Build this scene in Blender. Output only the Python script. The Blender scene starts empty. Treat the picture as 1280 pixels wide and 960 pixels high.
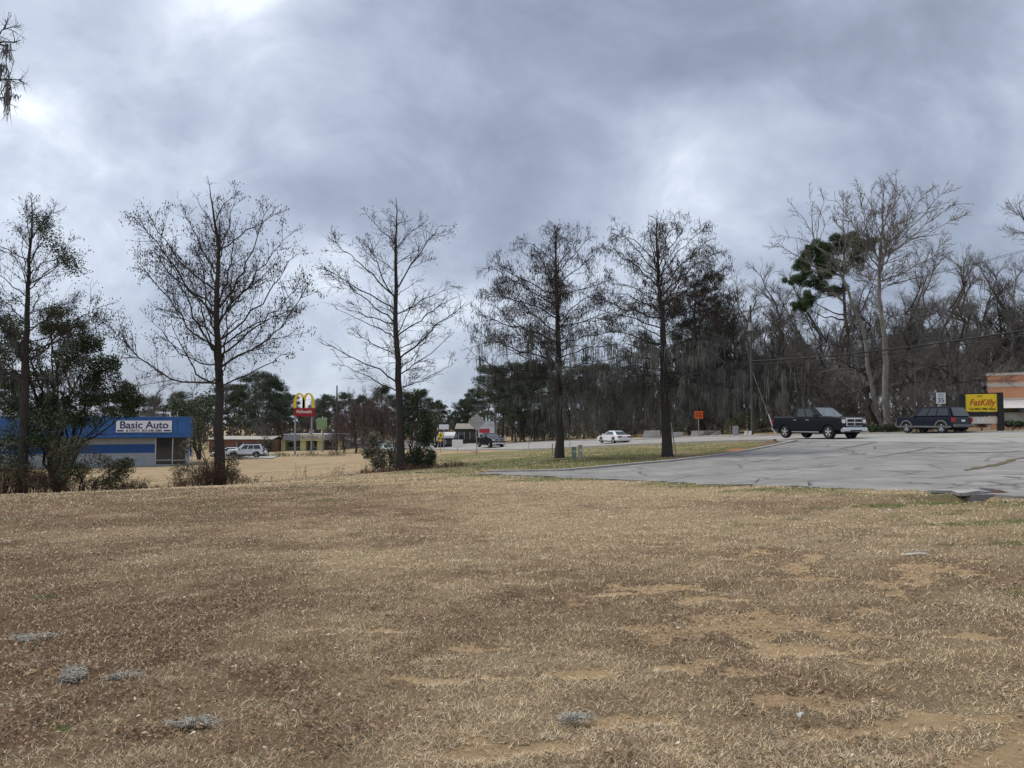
import bpy, bmesh, math, random
import numpy as np
from mathutils import Vector, Matrix

# ------------------------------------------------------------------ camera, sky, sun, exposure
sc = bpy.context.scene
COL = sc.collection
F = 967.0                      # focal length in pixels of the 1280 px wide photograph
PITCH = math.atan(50 / F)      # horizon sits 50 px under the middle
EYE = 1.6
cam_d = bpy.data.cameras.new('camera'); cam = bpy.data.objects.new('camera', cam_d); COL.objects.link(cam)
cam_d.sensor_width = 36; cam_d.lens = F / 1280 * 36; cam_d.clip_end = 3000; cam_d.clip_start = 0.05
cam.location = (0, 0, EYE); cam.rotation_euler = (math.pi / 2 + PITCH, 0, 0)
sc.camera = cam
sc.view_settings.view_transform = 'Standard'; sc.view_settings.look = 'None'
sc.view_settings.exposure = 0.93; sc.view_settings.gamma = 1.0
sc.view_settings.use_curve_mapping = False
sc.cycles.max_bounces = 6; sc.cycles.transparent_max_bounces = 8

SUN_EL, SUN_AZ = math.radians(58), math.radians(-60)   # azimuth from +Y, clockwise: high, left of the view
sun_d = bpy.data.lights.new('sun', 'SUN'); sun = bpy.data.objects.new('sun', sun_d); COL.objects.link(sun)
sun_d.energy = 1.5; sun_d.angle = math.radians(25); sun_d.color = (1, 0.93, 0.84)
sdir = Vector((math.sin(SUN_AZ) * math.cos(SUN_EL), math.cos(SUN_AZ) * math.cos(SUN_EL), math.sin(SUN_EL)))
sun.rotation_euler = (-sdir).to_track_quat('-Z', 'Y').to_euler(); sun.location = (-40, 20, 60)

world = bpy.data.worlds.new('World'); sc.world = world; world.use_nodes = True
wt = world.node_tree; wt.nodes.clear()
def wn(t, **kw):
    n = wt.nodes.new(t)
    for k, v in kw.items(): setattr(n, k, v)
    return n
def wl(a, b): wt.links.new(a, b)
sky = wn('ShaderNodeTexSky', sky_type='NISHITA', sun_disc=False)
sky.sun_elevation = SUN_EL; sky.sun_rotation = SUN_AZ
bg = wn('ShaderNodeBackground'); bg.inputs['Strength'].default_value = 0.1
outw = wn('ShaderNodeOutputWorld')
tc = wn('ShaderNodeTexCoord')
sep = wn('ShaderNodeSeparateXYZ'); wl(tc.outputs['Generated'], sep.inputs[0])
def wmath(op, a, b=None, clamp=False):
    m = wn('ShaderNodeMath', operation=op); m.use_clamp = clamp
    for i, v in enumerate((a, b)):
        if v is None: continue
        if isinstance(v, (int, float)): m.inputs[i].default_value = v
        else: wl(v, m.inputs[i])
    return m.outputs[0]
# a cloud deck: the view direction is projected on a high, slightly curved layer
zc = wmath('ADD', wmath('MAXIMUM', sep.outputs['Z'], 0.0), 0.85)
comb = wn('ShaderNodeCombineXYZ')
wl(wmath('DIVIDE', sep.outputs['X'], zc), comb.inputs[0]); wl(wmath('DIVIDE', sep.outputs['Y'], zc), comb.inputs[1])
def cloud_noise(scale, detail, rough, off, dist=0.0):
    mp = wn('ShaderNodeMapping'); mp.inputs['Location'].default_value = off
    mp.inputs['Rotation'].default_value = (0, 0, 0.5)
    mp.inputs['Scale'].default_value = (scale * 0.75, scale, 1)
    wl(comb.outputs[0], mp.inputs[0])
    n = wn('ShaderNodeTexNoise'); n.inputs['Scale'].default_value = 1.0
    n.inputs['Detail'].default_value = detail; n.inputs['Roughness'].default_value = rough
    n.inputs['Distortion'].default_value = dist
    wl(mp.outputs[0], n.inputs['Vector']); return n.outputs['Fac']
big = cloud_noise(1.5, 2, 0.45, (41.7, 25.299999999999997, 0), 0.3)
mid = cloud_noise(4.0, 5, 0.5, (20.9, 47.099999999999994, 0), 0.5)
fine = cloud_noise(11.0, 8, 0.6, (1.3, 5.4, 0), 0.5)
tot = wmath('ADD', wmath('ADD', wmath('MULTIPLY', big, 0.36), wmath('MULTIPLY', mid, 0.48)), wmath('MULTIPLY', fine, 0.16))
ramp = wn('ShaderNodeValToRGB'); wl(tot, ramp.inputs[0])
cr = ramp.color_ramp; cr.interpolation = 'B_SPLINE'
cr.elements[0].position = 0.36; cr.elements[0].color = (0.16, 0.182, 0.24, 1)
cr.elements[1].position = 0.615; cr.elements[1].color = (0.86, 0.89, 0.93, 1)
for pos, c in ((0.425, (0.235, 0.268, 0.338)), (0.46, (0.28, 0.318, 0.395)), (0.50, (0.345, 0.388, 0.465)), (0.555, (0.46, 0.505, 0.58))):
    e = cr.elements.new(pos); e.color = (*c, 1)
sc10 = wn('ShaderNodeVectorMath', operation='SCALE'); sc10.inputs['Scale'].default_value = 8.5
wl(ramp.outputs[0], sc10.inputs[0])
mixw = wn('ShaderNodeMix', data_type='RGBA'); mixw.inputs['Factor'].default_value = 0.93
wl(sky.outputs[0], mixw.inputs['A']); wl(sc10.outputs[0], mixw.inputs['B'])
wl(mixw.outputs['Result'], bg.inputs[0]); wl(bg.outputs[0], outw.inputs[0])

# ------------------------------------------------------------------ helpers
rng = np.random.default_rng(7)
PI = math.pi
def ray(px, py):
    u = (px - 640) / F; v = (480 - py) / F
    c, s = math.cos(PITCH), math.sin(PITCH)
    return np.array([u, c - v * s, s + v * c])
def at(px, py, Y):
    """the point that lies Y metres ahead and shows at this pixel of the photograph"""
    r = ray(px, py); r = r / r[1] * Y
    return np.array([r[0], r[1], EYE + r[2]])

def mesh_np(name, V, Q=None, T=None, smooth=False):
    V = np.asarray(V, np.float32)
    me = bpy.data.meshes.new(name)
    Q = np.zeros((0, 4), np.int32) if Q is None or len(Q) == 0 else np.asarray(Q, np.int32)
    T = np.zeros((0, 3), np.int32) if T is None or len(T) == 0 else np.asarray(T, np.int32)
    me.vertices.add(len(V)); me.vertices.foreach_set('co', V.ravel())
    nl = Q.size + T.size
    me.loops.add(nl); me.loops.foreach_set('vertex_index', np.concatenate([Q.ravel(), T.ravel()]))
    me.polygons.add(len(Q) + len(T))
    ls = np.concatenate([np.arange(len(Q)) * 4, Q.size + np.arange(len(T)) * 3]).astype(np.int32)
    me.polygons.foreach_set('loop_start', ls)
    if smooth: me.polygons.foreach_set('use_smooth', np.ones(len(Q) + len(T), bool))
    me.update(calc_edges=True)
    return me
def link(name, me, mat=None, parent=None, loc=None, rz=None):
    o = bpy.data.objects.new(name, me); COL.objects.link(o)
    if mat is not None and me is not None and not me.materials: me.materials.append(mat)
    if parent is not None: o.parent = parent
    if loc is not None: o.location = tuple(float(v) for v in loc)
    if rz is not None: o.rotation_euler = (0, 0, float(rz))
    return o
def tag(o, label=None, cat=None, group=None, kind=None):
    if label: o['label'] = label
    if cat: o['category'] = cat
    if group: o['group'] = group
    if kind: o['kind'] = kind
    return o
def empty(name, loc, rz=0.0, label=None, cat=None, group=None):
    o = link(name, None, None, None, loc, rz); o.empty_display_size = 0.3
    return tag(o, label, cat, group)
def copy_tree(o, parent=None):
    c = o.copy(); COL.objects.link(c); c.parent = parent
    for ch in list(o.children): copy_tree(ch, c)
    return c

class MB:
    """collects boxes, prisms, lathes into one mesh"""
    def __init__(s): s.V = []; s.Q = []; s.T = []; s.n = 0; s.N = []
    def add(s, V, Q=(), T=(), NG=()):
        for v in V: s.V.append(tuple(float(a) for a in v))
        s.Q += [tuple(int(i) + s.n for i in q) for q in Q]; s.T += [tuple(int(i) + s.n for i in t) for t in T]
        s.N += [tuple(int(i) + s.n for i in g) for g in NG]
        s.n += len(V); return s
    def box(s, x0, x1, y0, y1, z0, z1, b=0.0):
        if b <= 0:
            V = [(x, y, z) for x in (x0, x1) for y in (y0, y1) for z in (z0, z1)]
            return s.add(V, [(0, 1, 3, 2), (4, 6, 7, 5), (0, 4, 5, 1), (2, 3, 7, 6), (0, 2, 6, 4), (1, 5, 7, 3)])
        bm = bmesh.new(); r = bmesh.ops.create_cube(bm, size=1)
        for v in bm.verts:
            v.co = ((x0 + x1) / 2 + v.co.x * (x1 - x0), (y0 + y1) / 2 + v.co.y * (y1 - y0), (z0 + z1) / 2 + v.co.z * (z1 - z0))
        bmesh.ops.bevel(bm, geom=bm.edges[:], offset=b, segments=1, affect='EDGES')
        return s.bm(bm)
    def bm(s, bm):
        bm.verts.index_update()
        s.add([v.co for v in bm.verts], NG=[[v.index for v in f.verts] for f in bm.faces]); bm.free(); return s
    def quad(s, a, b, c, d): return s.add([a, b, c, d], [(0, 1, 2, 3)])
    def slab(s, pts, off):
        """polygon pts thickened by the vector off"""
        n = len(pts); P = [np.array(p, float) for p in pts]; off = np.array(off, float)
        V = P + [p + off for p in P]
        s.add(V, [(i, (i + 1) % n, n + (i + 1) % n, n + i) for i in range(n)], NG=[tuple(range(n))[::-1], tuple(range(n, 2 * n))])
        return s
    def cyl(s, p0, p1, r0, r1=None, k=10):
        r1 = r0 if r1 is None else r1
        p0 = np.array(p0, float); p1 = np.array(p1, float); d = p1 - p0; d /= np.linalg.norm(d)
        a = np.cross(d, [0, 0, 1.0] if abs(d[2]) < .9 else [1.0, 0, 0]); a /= np.linalg.norm(a); b = np.cross(d, a)
        V = []
        for p, r in ((p0, r0), (p1, r1)):
            V += [p + r * (math.cos(t) * a + math.sin(t) * b) for t in np.arange(k) * 2 * PI / k]
        return s.add(V, [(i, (i + 1) % k, k + (i + 1) % k, k + i) for i in range(k)], NG=[tuple(range(k))[::-1], tuple(range(k, 2 * k))])
    def lathe(s, prof, axis='y', k=20, c=(0, 0, 0)):
        """prof: (radius, axial) pairs, closed loop"""
        n = len(prof); V = []
        for t in np.arange(k) * 2 * PI / k:
            for r, a in prof:
                V.append((c[0] + r * math.cos(t), c[1] + a, c[2] + r * math.sin(t)) if axis == 'y' else (c[0] + r * math.cos(t), c[1] + r * math.sin(t), c[2] + a))
        Q = [(i * n + j, ((i + 1) % k) * n + j, ((i + 1) % k) * n + (j + 1) % n, i * n + (j + 1) % n) for i in range(k) for j in range(n)]
        return s.add(V, Q)
    def build(s, name, mat, parent=None, loc=None, rz=None, smooth=False):
        me = bpy.data.meshes.new(name); me.from_pydata(s.V, [], s.Q + s.T + s.N); me.update()
        bm = bmesh.new(); bm.from_mesh(me); bmesh.ops.recalc_face_normals(bm, faces=bm.faces[:]); bm.to_mesh(me); bm.free()
        if smooth:
            for p in me.polygons: p.use_smooth = True
        return link(name, me, mat, parent, loc, rz)

def text(name, body, size, mat, parent, loc, rot=(PI / 2, 0, 0), bold=0.0, ext=0.004, align='CENTER', sx=1.0, shear=0.0):
    cu = bpy.data.curves.new('lettering', 'FONT'); cu.body = body; cu.size = size; cu.extrude = ext; cu.offset = bold
    cu.align_x = align; cu.align_y = 'CENTER'; cu.shear = shear; cu.resolution_u = 3
    tmp = bpy.data.objects.new('tmp', cu); me = bpy.data.meshes.new_from_object(tmp)
    bpy.data.objects.remove(tmp); bpy.data.curves.remove(cu)
    me.materials.clear()
    o = link(name, me, mat, parent, loc); o.rotation_euler = rot; o.scale = (sx, 1, 1); return o

def tubes(P, R, k=3):
    """P (M,N,3) centre lines, R (M,N) radii -> verts, quads"""
    P = np.asarray(P, float); R = np.asarray(R, float); M, N, _ = P.shape
    T = np.gradient(P, axis=1); T /= np.linalg.norm(T, axis=2, keepdims=True) + 1e-9
    D = P[:, -1] - P[:, 0]; D /= np.linalg.norm(D, axis=1, keepdims=True) + 1e-9
    ref = np.where(np.abs(D[:, 2:3]) < 0.8, [[0, 0, 1.0]], [[1.0, 0, 0]])[:, None, :]
    A = np.cross(T, ref); A /= np.linalg.norm(A, axis=2, keepdims=True) + 1e-9
    B = np.cross(T, A)
    th = np.arange(k) * 2 * PI / k
    V = P[:, :, None, :] + R[:, :, None, None] * (np.cos(th)[None, None, :, None] * A[:, :, None, :] + np.sin(th)[None, None, :, None] * B[:, :, None, :])
    V = V.reshape(-1, 3)
    m, n, j = np.meshgrid(np.arange(M), np.arange(N - 1), np.arange(k), indexing='ij')
    b = m * N * k + n * k
    Q = np.stack([b + j, b + (j + 1) % k, b + k + (j + 1) % k, b + k + j], -1).reshape(-1, 4)
    return V, Q
class NP:
    def __init__(s): s.V = []; s.Q = []; s.T = []; s.n = 0
    def add(s, V, Q=None, T=None):
        s.V.append(V)
        if Q is not None and len(Q): s.Q.append(np.asarray(Q) + s.n)
        if T is not None and len(T): s.T.append(np.asarray(T) + s.n)
        s.n += len(V); return s
    def mesh(s, name, smooth=False):
        return mesh_np(name, np.concatenate(s.V), np.concatenate(s.Q) if s.Q else None, np.concatenate(s.T) if s.T else None, smooth)
    def build(s, name, mat, parent=None, loc=None, rz=None, smooth=False):
        return link(name, s.mesh(name, smooth), mat, parent, loc, rz)

def vnoise(x, y, scale, seed=0):
    """smooth value noise in 0..1"""
    x = np.asarray(x, float) / scale; y = np.asarray(y, float) / scale
    xi = np.floor(x).astype(np.int64); yi = np.floor(y).astype(np.int64); fx = x - xi; fy = y - yi
    fx = fx * fx * (3 - 2 * fx); fy = fy * fy * (3 - 2 * fy)
    def hsh(a, b):
        v = np.sin(a * 127.1 + b * 311.7 + seed * 74.7) * 43758.5453
        return v - np.floor(v)
    return (hsh(xi, yi) * (1 - fx) + hsh(xi + 1, yi) * fx) * (1 - fy) + (hsh(xi, yi + 1) * (1 - fx) + hsh(xi + 1, yi + 1) * fx) * fy
def fbm(x, y, scale, seed=0, oct=4):
    s = 0; a = 0.5; t = 0
    for o in range(oct):
        s = s + a * vnoise(x + 31.7 * o, y - 17.3 * o, scale / 2 ** o, seed + o); t += a; a *= 0.5
    return s / t
def sstep(x, a, b):
    t = np.clip((np.asarray(x, float) - a) / (b - a), 0, 1); return t * t * (3 - 2 * t)

# ------------------------------------------------------------------ materials
MATS = {}
def mat(name, col, rough=0.8, var=0.0, vscale=3.0, bump=0.0, bscale=30.0, metal=0.0, spec=0.4, coat=0.0, col2=None, island=0.0, attr=None, trans=0.0, stretch=None, emit=None):
    if name in MATS: return MATS[name]
    m = bpy.data.materials.new(name); m.use_nodes = True; nt = m.node_tree; b = nt.nodes['Principled BSDF']
    b.inputs['Base Color'].default_value = (*col, 1); b.inputs['Roughness'].default_value = rough
    b.inputs['Metallic'].default_value = metal; b.inputs['Specular IOR Level'].default_value = spec
    b.inputs['Coat Weight'].default_value = coat; b.inputs['Coat Roughness'].default_value = 0.06
    tcn = nt.nodes.new('ShaderNodeTexCoord'); vec = tcn.outputs['Object']
    if stretch:
        mp = nt.nodes.new('ShaderNodeMapping'); mp.inputs['Scale'].default_value = stretch
        nt.links.new(vec, mp.inputs[0]); vec = mp.outputs[0]
    cur = None
    if attr:
        a = nt.nodes.new('ShaderNodeAttribute'); a.attribute_name = attr; cur = a.outputs['Color']
    if var > 0:
        n = nt.nodes.new('ShaderNodeTexNoise'); n.inputs['Scale'].default_value = vscale; n.inputs['Detail'].default_value = 6
        n.inputs['Roughness'].default_value = 0.65
        nt.links.new(vec, n.inputs['Vector'])
        r = nt.nodes.new('ShaderNodeMapRange'); r.inputs['From Min'].default_value = 0.3; r.inputs['From Max'].default_value = 0.7
        nt.links.new(n.outputs['Fac'], r.inputs['Value'])
        mx = nt.nodes.new('ShaderNodeMix'); mx.data_type = 'RGBA'
        c2 = col2 if col2 else tuple(c * (1 - var) for c in col)
        if cur is None: mx.inputs['A'].default_value = (*col, 1)
        else: nt.links.new(cur, mx.inputs['A'])
        mx.inputs['B'].default_value = (*c2, 1); nt.links.new(r.outputs[0], mx.inputs['Factor']); cur = mx.outputs['Result']
    if island > 0:
        g = nt.nodes.new('ShaderNodeNewGeometry')
        r = nt.nodes.new('ShaderNodeMapRange'); r.inputs['To Min'].default_value = 1 - island; r.inputs['To Max'].default_value = 1 + island
        nt.links.new(g.outputs['Random Per Island'], r.inputs['Value'])
        vm = nt.nodes.new('ShaderNodeVectorMath'); vm.operation = 'SCALE'
        if cur is None: vm.inputs[0].default_value = col
        else: nt.links.new(cur, vm.inputs[0])
        nt.links.new(r.outputs[0], vm.inputs['Scale']); cur = vm.outputs[0]
    if cur is not None: nt.links.new(cur, b.inputs['Base Color'])
    if bump > 0:
        n2 = nt.nodes.new('ShaderNodeTexNoise'); n2.inputs['Scale'].default_value = bscale; n2.inputs['Detail'].default_value = 5
        nt.links.new(vec, n2.inputs['Vector'])
        bp = nt.nodes.new('ShaderNodeBump'); bp.inputs['Strength'].default_value = bump; bp.inputs['Distance'].default_value = 0.02
        nt.links.new(n2.outputs['Fac'], bp.inputs['Height']); nt.links.new(bp.outputs[0], b.inputs['Normal'])
    if trans > 0: b.inputs['Transmission Weight'].default_value = trans
    MATS[name] = m; return m
M_bark = mat('bark_dark', (0.068, 0.06, 0.053), 0.95, 0.45, 5, 0.6, 25, stretch=(3, 3, 0.6), spec=0.2)
M_twig = mat('twig_brown', (0.068, 0.058, 0.053), 0.95, spec=0.1, island=0.3)
M_twig_grey = mat('twig_grey', (0.145, 0.135, 0.125), 0.95, spec=0.1, island=0.35)
M_bark_grey = mat('bark_grey', (0.15, 0.142, 0.13), 0.95, 0.5, 2, 0.5, 20, stretch=(3, 3, 0.6), spec=0.2)
M_bark_pale = mat('bark_pale', (0.27, 0.255, 0.23), 0.9, 0.6, 1.6, 0.3, 20, stretch=(2, 2, 0.8), col2=(0.14, 0.125, 0.105), spec=0.2)
M_bark_pine = mat('bark_pine', (0.11, 0.08, 0.062), 0.95, 0.5, 4, 0.6, 15, stretch=(3, 3, 1), spec=0.2)
M_moss = mat('spanish_moss', (0.18, 0.185, 0.165), 1.0, spec=0.05, island=0.35)
M_tassel = mat('dry_seed', (0.05, 0.035, 0.027), 0.95, spec=0.1, island=0.4)
M_leaf_ev = mat('leaf_evergreen', (0.045, 0.07, 0.028), 0.5, spec=0.4, island=0.55)
M_leaf_ol = mat('leaf_olive', (0.085, 0.085, 0.04), 0.6, spec=0.35, island=0.5)
M_leaf_dead = mat('leaf_dead', (0.15, 0.10, 0.06), 0.9, spec=0.2, island=0.5)
M_needle = mat('pine_needles', (0.055, 0.09, 0.034), 0.7, spec=0.3, island=0.5)
M_needle_far = mat('pine_needles_far', (0.062, 0.078, 0.05), 0.8, spec=0.2, island=0.4)  # lighter, greyer needles: distance haze put into the colour
M_twig_red = mat('twig_reddish', (0.115, 0.073, 0.058), 0.95, spec=0.1, island=0.3)
# ------------------------------------------------------------------ terrain
RD = np.array([-0.38, 0.925]); RD /= np.linalg.norm(RD)       # the road runs away to the left
RN = np.array([RD[1], -RD[0]])                                 # across the road, away from the field
RC = np.array([24.0, 50.0])
ctrl = [(0, 0, 0), (-3, 4, 0), (3, 4, 0.02), (0, -10, 0.1), (12, -8, 0.45), (-12, -5, -0.25), (0, 9, 0), (0, 15, -0.1), (-12, 18, -0.4), (-5, 25, -0.42),
        (-20, 28, -1.0), (-30, 10, -0.7), (-40, 45, -2.1), (25, 5, 0.8), (40, -10, 1.2), (4.5, 10, 0.1)]
for a in [(30, 624, 39), (160, 614, 40), (276, 607, 41), (500, 588, 42), (697, 571, 42), (833, 573, 40), (600, 592.5, 32), (900, 606, 21), (1160, 616, 15.5), (1280, 621, 13.7),
          (970, 558, 43), (840, 577, 34), (700, 592, 31), (1020, 549, 48), (1165, 543, 53), (767, 555, 88), (612, 559, 108), (1280, 541, 50), (872, 546, 81),
          (380, 568, 120), (245, 581, 83), (0, 583, 83), (430, 573, 90), (560, 565, 105), (320, 572, 105), (945, 545, 75), (1260, 531, 75), (420, 585, 58), (700, 556, 95)]:
    ctrl.append(tuple(at(*a)))
ctrl += [(40, 90, 1.6), (70, 60, 2.0), (60, 130, 1.5), (10, 140, -1.2), (0, 200, -2), (-60, 200, -3.5), (110, 150, 1.5), (-100, 150, -3.2), (-100, 60, -2.6), (160, 300, 0), (-160, 300, -3), (0, 350, -2.5),
         (80, 10, 2), (50, 20, 1.6), (-80, 0, -1.8), (-60, -60, -1), (60, -60, 1.5), (0, -60, .4)]
ctrl = np.array(ctrl, float)
def _phi(r2): return 0.5 * r2 * np.log(r2 + 1e-9)
_n = len(ctrl); _X = ctrl[:, :2] / 20
_K = _phi(((_X[:, None] - _X[None]) ** 2).sum(-1)) + np.eye(_n) * 0.06
_P = np.c_[np.ones(_n), _X]
_A = np.zeros((_n + 3, _n + 3)); _A[:_n, :_n] = _K; _A[:_n, _n:] = _P; _A[_n:, :_n] = _P.T
_w = np.linalg.solve(_A, np.r_[ctrl[:, 2], 0, 0, 0])
def height(x, y):
    x = np.asarray(x, float); y = np.asarray(y, float); sh = x.shape
    q = np.stack([x.ravel(), y.ravel()], -1) / 20
    z = np.zeros(len(q))
    for i in range(_n): z += _w[i] * _phi(((q - _X[i]) ** 2).sum(-1))
    z += _w[_n] + q @ _w[_n + 1:]
    far = sstep(np.hypot(q[:, 0] * 20, q[:, 1] * 20), 170, 330)
    z = np.clip(z, -5, 4)
    return (z * (1 - far) - 2.0 * far).reshape(sh)
def hz(x, y): return float(height(np.array([x]), np.array([y]))[0])
def on(px, Y, dz=0.0):
    """ground point Y metres ahead in the column of this pixel"""
    x = (px - 640) / F * Y / (math.cos(PITCH)); x = (px - 640) / F * Y
    return np.array([x, Y, hz(x, Y) + dz])
def hit(px, py):
    r = ray(px, py); r = r / r[1]
    Y = np.linspace(2.5, 160, 3000); z = EYE + r[2] * Y; g = height(r[0] * Y, Y)
    i = int(np.argmax(z < g)); return np.array([r[0] * Y[i], Y[i], g[i]])

# lot of old asphalt: near (ragged, field side) and far (kerb, then road) edge
LOT_N = np.array([(-1.5, 32.3), (1.0, 28.6), (3.4, 24.7), (5.6, 21.0), (7.0, 18.3), (8.2, 15.6), (9.2, 13.7), (13, 5), (18, -8)])
LOT_F = np.array([(-1.0, 32.8), (2.0, 31.6), (7.0, 34.2), (14.7, 43.2), (17.3, 47.0), (22, 35.4), (28.6, 19.3), (33, 8.6), (38, -3.6)])
def road_off(x, y):
    d = np.stack([np.asarray(x) - RC[0], np.asarray(y) - RC[1]], -1); return d @ RD, d @ RN
def in_poly(x, y, poly):
    x = np.asarray(x); y = np.asarray(y); c = np.zeros(x.shape, bool); n = len(poly)
    for i in range(n):
        x0, y0 = poly[i]; x1, y1 = poly[(i + 1) % n]
        if y0 == y1: continue
        c ^= ((y0 > y) != (y1 > y)) & (x < (x1 - x0) * (y - y0) / (y1 - y0) + x0)
    return c
LOT_POLY = np.vstack([LOT_N, LOT_F[::-1]])
def poly_dist(x, y, pts):
    d = np.full(np.shape(x), 1e9)
    for a, b in zip(pts[:-1], pts[1:]):
        ab = b - a; t = np.clip(((x - a[0]) * ab[0] + (y - a[1]) * ab[1]) / (ab @ ab), 0, 1)
        d = np.minimum(d, np.hypot(x - a[0] - t * ab[0], y - a[1] - t * ab[1]))
    return d
HALF = 7.4    # half width of the road
def paved(x, y):
    t, o = road_off(x, y)
    return in_poly(x, y, LOT_POLY) | ((np.abs(o) < HALF) & (t > -75) & (t < 290))

# patches of the field seen in the photograph: (px, py, rx, ry) in metres
BARE = [(930, 780, .55, .2), (845, 783, .28, .12), (1090, 822, .5, .18), (1190, 797, .8, .16), (700, 845, .5, .16), (540, 850, .6, .14), (640, 930, .7, .25), (560, 955, .5, .2), (1000, 810, .8, .2),
        (770, 745, .6, .15), (900, 752, .8, .15), (985, 880, .7, .2), (1130, 905, .6, .2), (1240, 940, .4, .3), (470, 790, .5, .12), (610, 815, .4, .12), (750, 900, .5, .2), (30, 845, .3, .06), (860, 835, .6, .12), (1230, 900, .5, .15)]
BARE = [(hit(a, b)[:2], c * .52, d * .6) for a, b, c, d in BARE]
GREEN = [(1240, 652, 1.0, .4), (1180, 640, .8, .25), (905, 608, .5, .3), (955, 612, 1.2, .5), (690, 600, 3, .6), (800, 578, 6, 2.5), (740, 575, 5, 2.5), (640, 575, 6, 3), (110, 905, .05, .04), (590, 580, 4, 2), (1150, 630, 1.5, .3)]
GREEN = [(hit(a, b)[:2], c, d) for a, b, c, d in GREEN]
def masks(x, y):
    """dark (leafy brown), bare (sandy soil), green (winter grass), 0..1"""
    r = np.hypot(x, y)
    w1 = fbm(x, y, 1.6, 3); w2 = fbm(x, y, 0.5, 11); w3 = fbm(x * 0.35, y, 3.0, 23); w4 = fbm(x, y, 6.0, 31)
    w5 = fbm(x, y, .16, 47); wx = x + (w2 - .5) * .9; wy = y + (fbm(x, y, .45, 17) - .5) * .5
    left = sstep(-x * 0.9 - 0.05 * y, -4.0, 7.0)
    near = 1 - sstep(r, 6, 19)
    dark = np.clip(0.42 * near + 0.85 * left * (1 - sstep(y, 24, 33)) + 0.03 + (w1 - .5) * 1.2 + (w2 - .5) * .9 + (w5 - .5) * .5 + (w3 - .5) * 0.7 + (w4 - .5) * .5, 0, 1)
    bare = np.zeros_like(x)
    for (c, a, b) in BARE:
        d = np.hypot((wx - c[0]) / a, (wy - c[1]) / b) + (w5 - .5) * .9; bare = np.maximum(bare, 1 - sstep(d, .5, 1.35))
    bare = np.maximum(bare, sstep(w1 * .5 + w2 * .5 + 0.09 * sstep(x, -1, 3.5) * near, .66, .76) * .75 * (1 - sstep(r, 9, 16)))
    green = np.zeros_like(x)
    for (c, a, b) in GREEN:
        d = np.hypot((wx - c[0]) / a, (wy - c[1]) / b); green = np.maximum(green, (1 - sstep(d, .4, 1.3)) * (.35 + .65 * sstep(w2, .35, .6)))
    green = np.maximum(green, sstep(w2 * .6 + w4 * .4, .63, .72) * .6)
    dl = poly_dist(x, y, LOT_N); green = np.maximum(green, (1 - sstep(dl, .2, 2.2)) * sstep(w1, .38, .6) * .75)
    isl = in_poly(x, y, np.array([LOT_F[0], LOT_F[1], LOT_F[2], LOT_F[3], LOT_F[4], (4, 82), (-8, 90), (-6, 36)]))
    green = np.where(isl, np.maximum(green, .30 + .5 * sstep(w1, .3, .6)), green)
    dl2 = poly_dist(x, y, LOT_F[:4]); dark = np.where(isl, np.clip(.25 + .8 * (1 - sstep(dl2, .3, 2.2 + 2.0 * w1)) + (w2 - .5) * .6, 0, 1), dark)
    green = np.where(isl, green * sstep(dl2, .4, 2.5), green)
    # leaf litter under the tree row
    for px, Y, rad in ((30, 40, 5), (276, 41, 4.5), (500, 42, 4.5), (697, 42, 2), (833, 40, 3)):
        cx = (px - 640) / F * Y; d = np.hypot((x - cx) / rad, (y - Y) / (rad * .6)); k = 1 - sstep(d + (w1 - .5), .3, 1.2)
        dark = np.maximum(dark, k * .95); green = green * (1 - .8 * k)
    row = (1 - sstep(np.abs(y - 41.5 + (w3 - .5) * 2), .4, 2.0)) * (x < 0) * (x > -30); dark = np.maximum(dark, row * .6)
    return dark, bare, green

# one ground sheet: polar grid, dense in front of the camera
az = np.unique(np.concatenate([np.linspace(-47, 47, 380), np.linspace(47, 313, 70)]))[:-1] * PI / 180
rr = np.concatenate([[0.25, .8, 1.5, 2.2], np.geomspace(2.8, 30, 210), np.geomspace(30.4, 130, 95)[1:], np.geomspace(135, 2200, 26)])
AZ, RR = np.meshgrid(az, rr, indexing='ij')
gx = np.sin(AZ) * RR; gy = np.cos(AZ) * RR
gz = height(gx, gy)
dk, br, gr = masks(gx, gy)
pv = paved(gx, gy)
pit = hit(1195, 622)
dpit = np.hypot((gx - pit[0] + .1) / .85, (gy - pit[1] + .2) / .55); dk = np.maximum(dk, 1 - sstep(dpit, .5, .9)); br = br * sstep(dpit, .5, 1); gr = gr * sstep(dpit, .5, 1)  # pit also painted dark brown, putting the void's shade into the colour
gz = gz + (fbm(gx, gy, .35, 5) - .5) * .07 * (RR < 40) + (fbm(gx, gy, 4, 9) - .5) * .12 * sstep(RR, 4, 14) - br * .015 - .30 * (1 - sstep(dpit, .35, 1.0)) - np.where(pv, .16, 0)
na, nr = AZ.shape
idx = np.arange(na * nr).reshape(na, nr)
ii = np.arange(na); i2 = (ii + 1) % na
Q = np.stack([idx[ii][:, :-1], idx[i2][:, :-1], idx[i2][:, 1:], idx[ii][:, 1:]], -1).reshape(-1, 4)
V = np.stack([gx, gy, gz], -1).reshape(-1, 3)
cen = len(V); V = np.vstack([V, [[0, 0, hz(0, 0)]]])
T = np.stack([np.full(na, cen), idx[i2, 0], idx[ii, 0]], -1)
me = mesh_np('ground', V, Q, T, True)
ca = me.color_attributes.new('masks', 'FLOAT_COLOR', 'POINT')
cbuf = np.ones((len(V), 4), np.float32); cbuf[:-1, 0] = dk.ravel(); cbuf[:-1, 1] = br.ravel(); cbuf[:-1, 2] = gr.ravel(); ca.data.foreach_set('color', cbuf.ravel())

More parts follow.
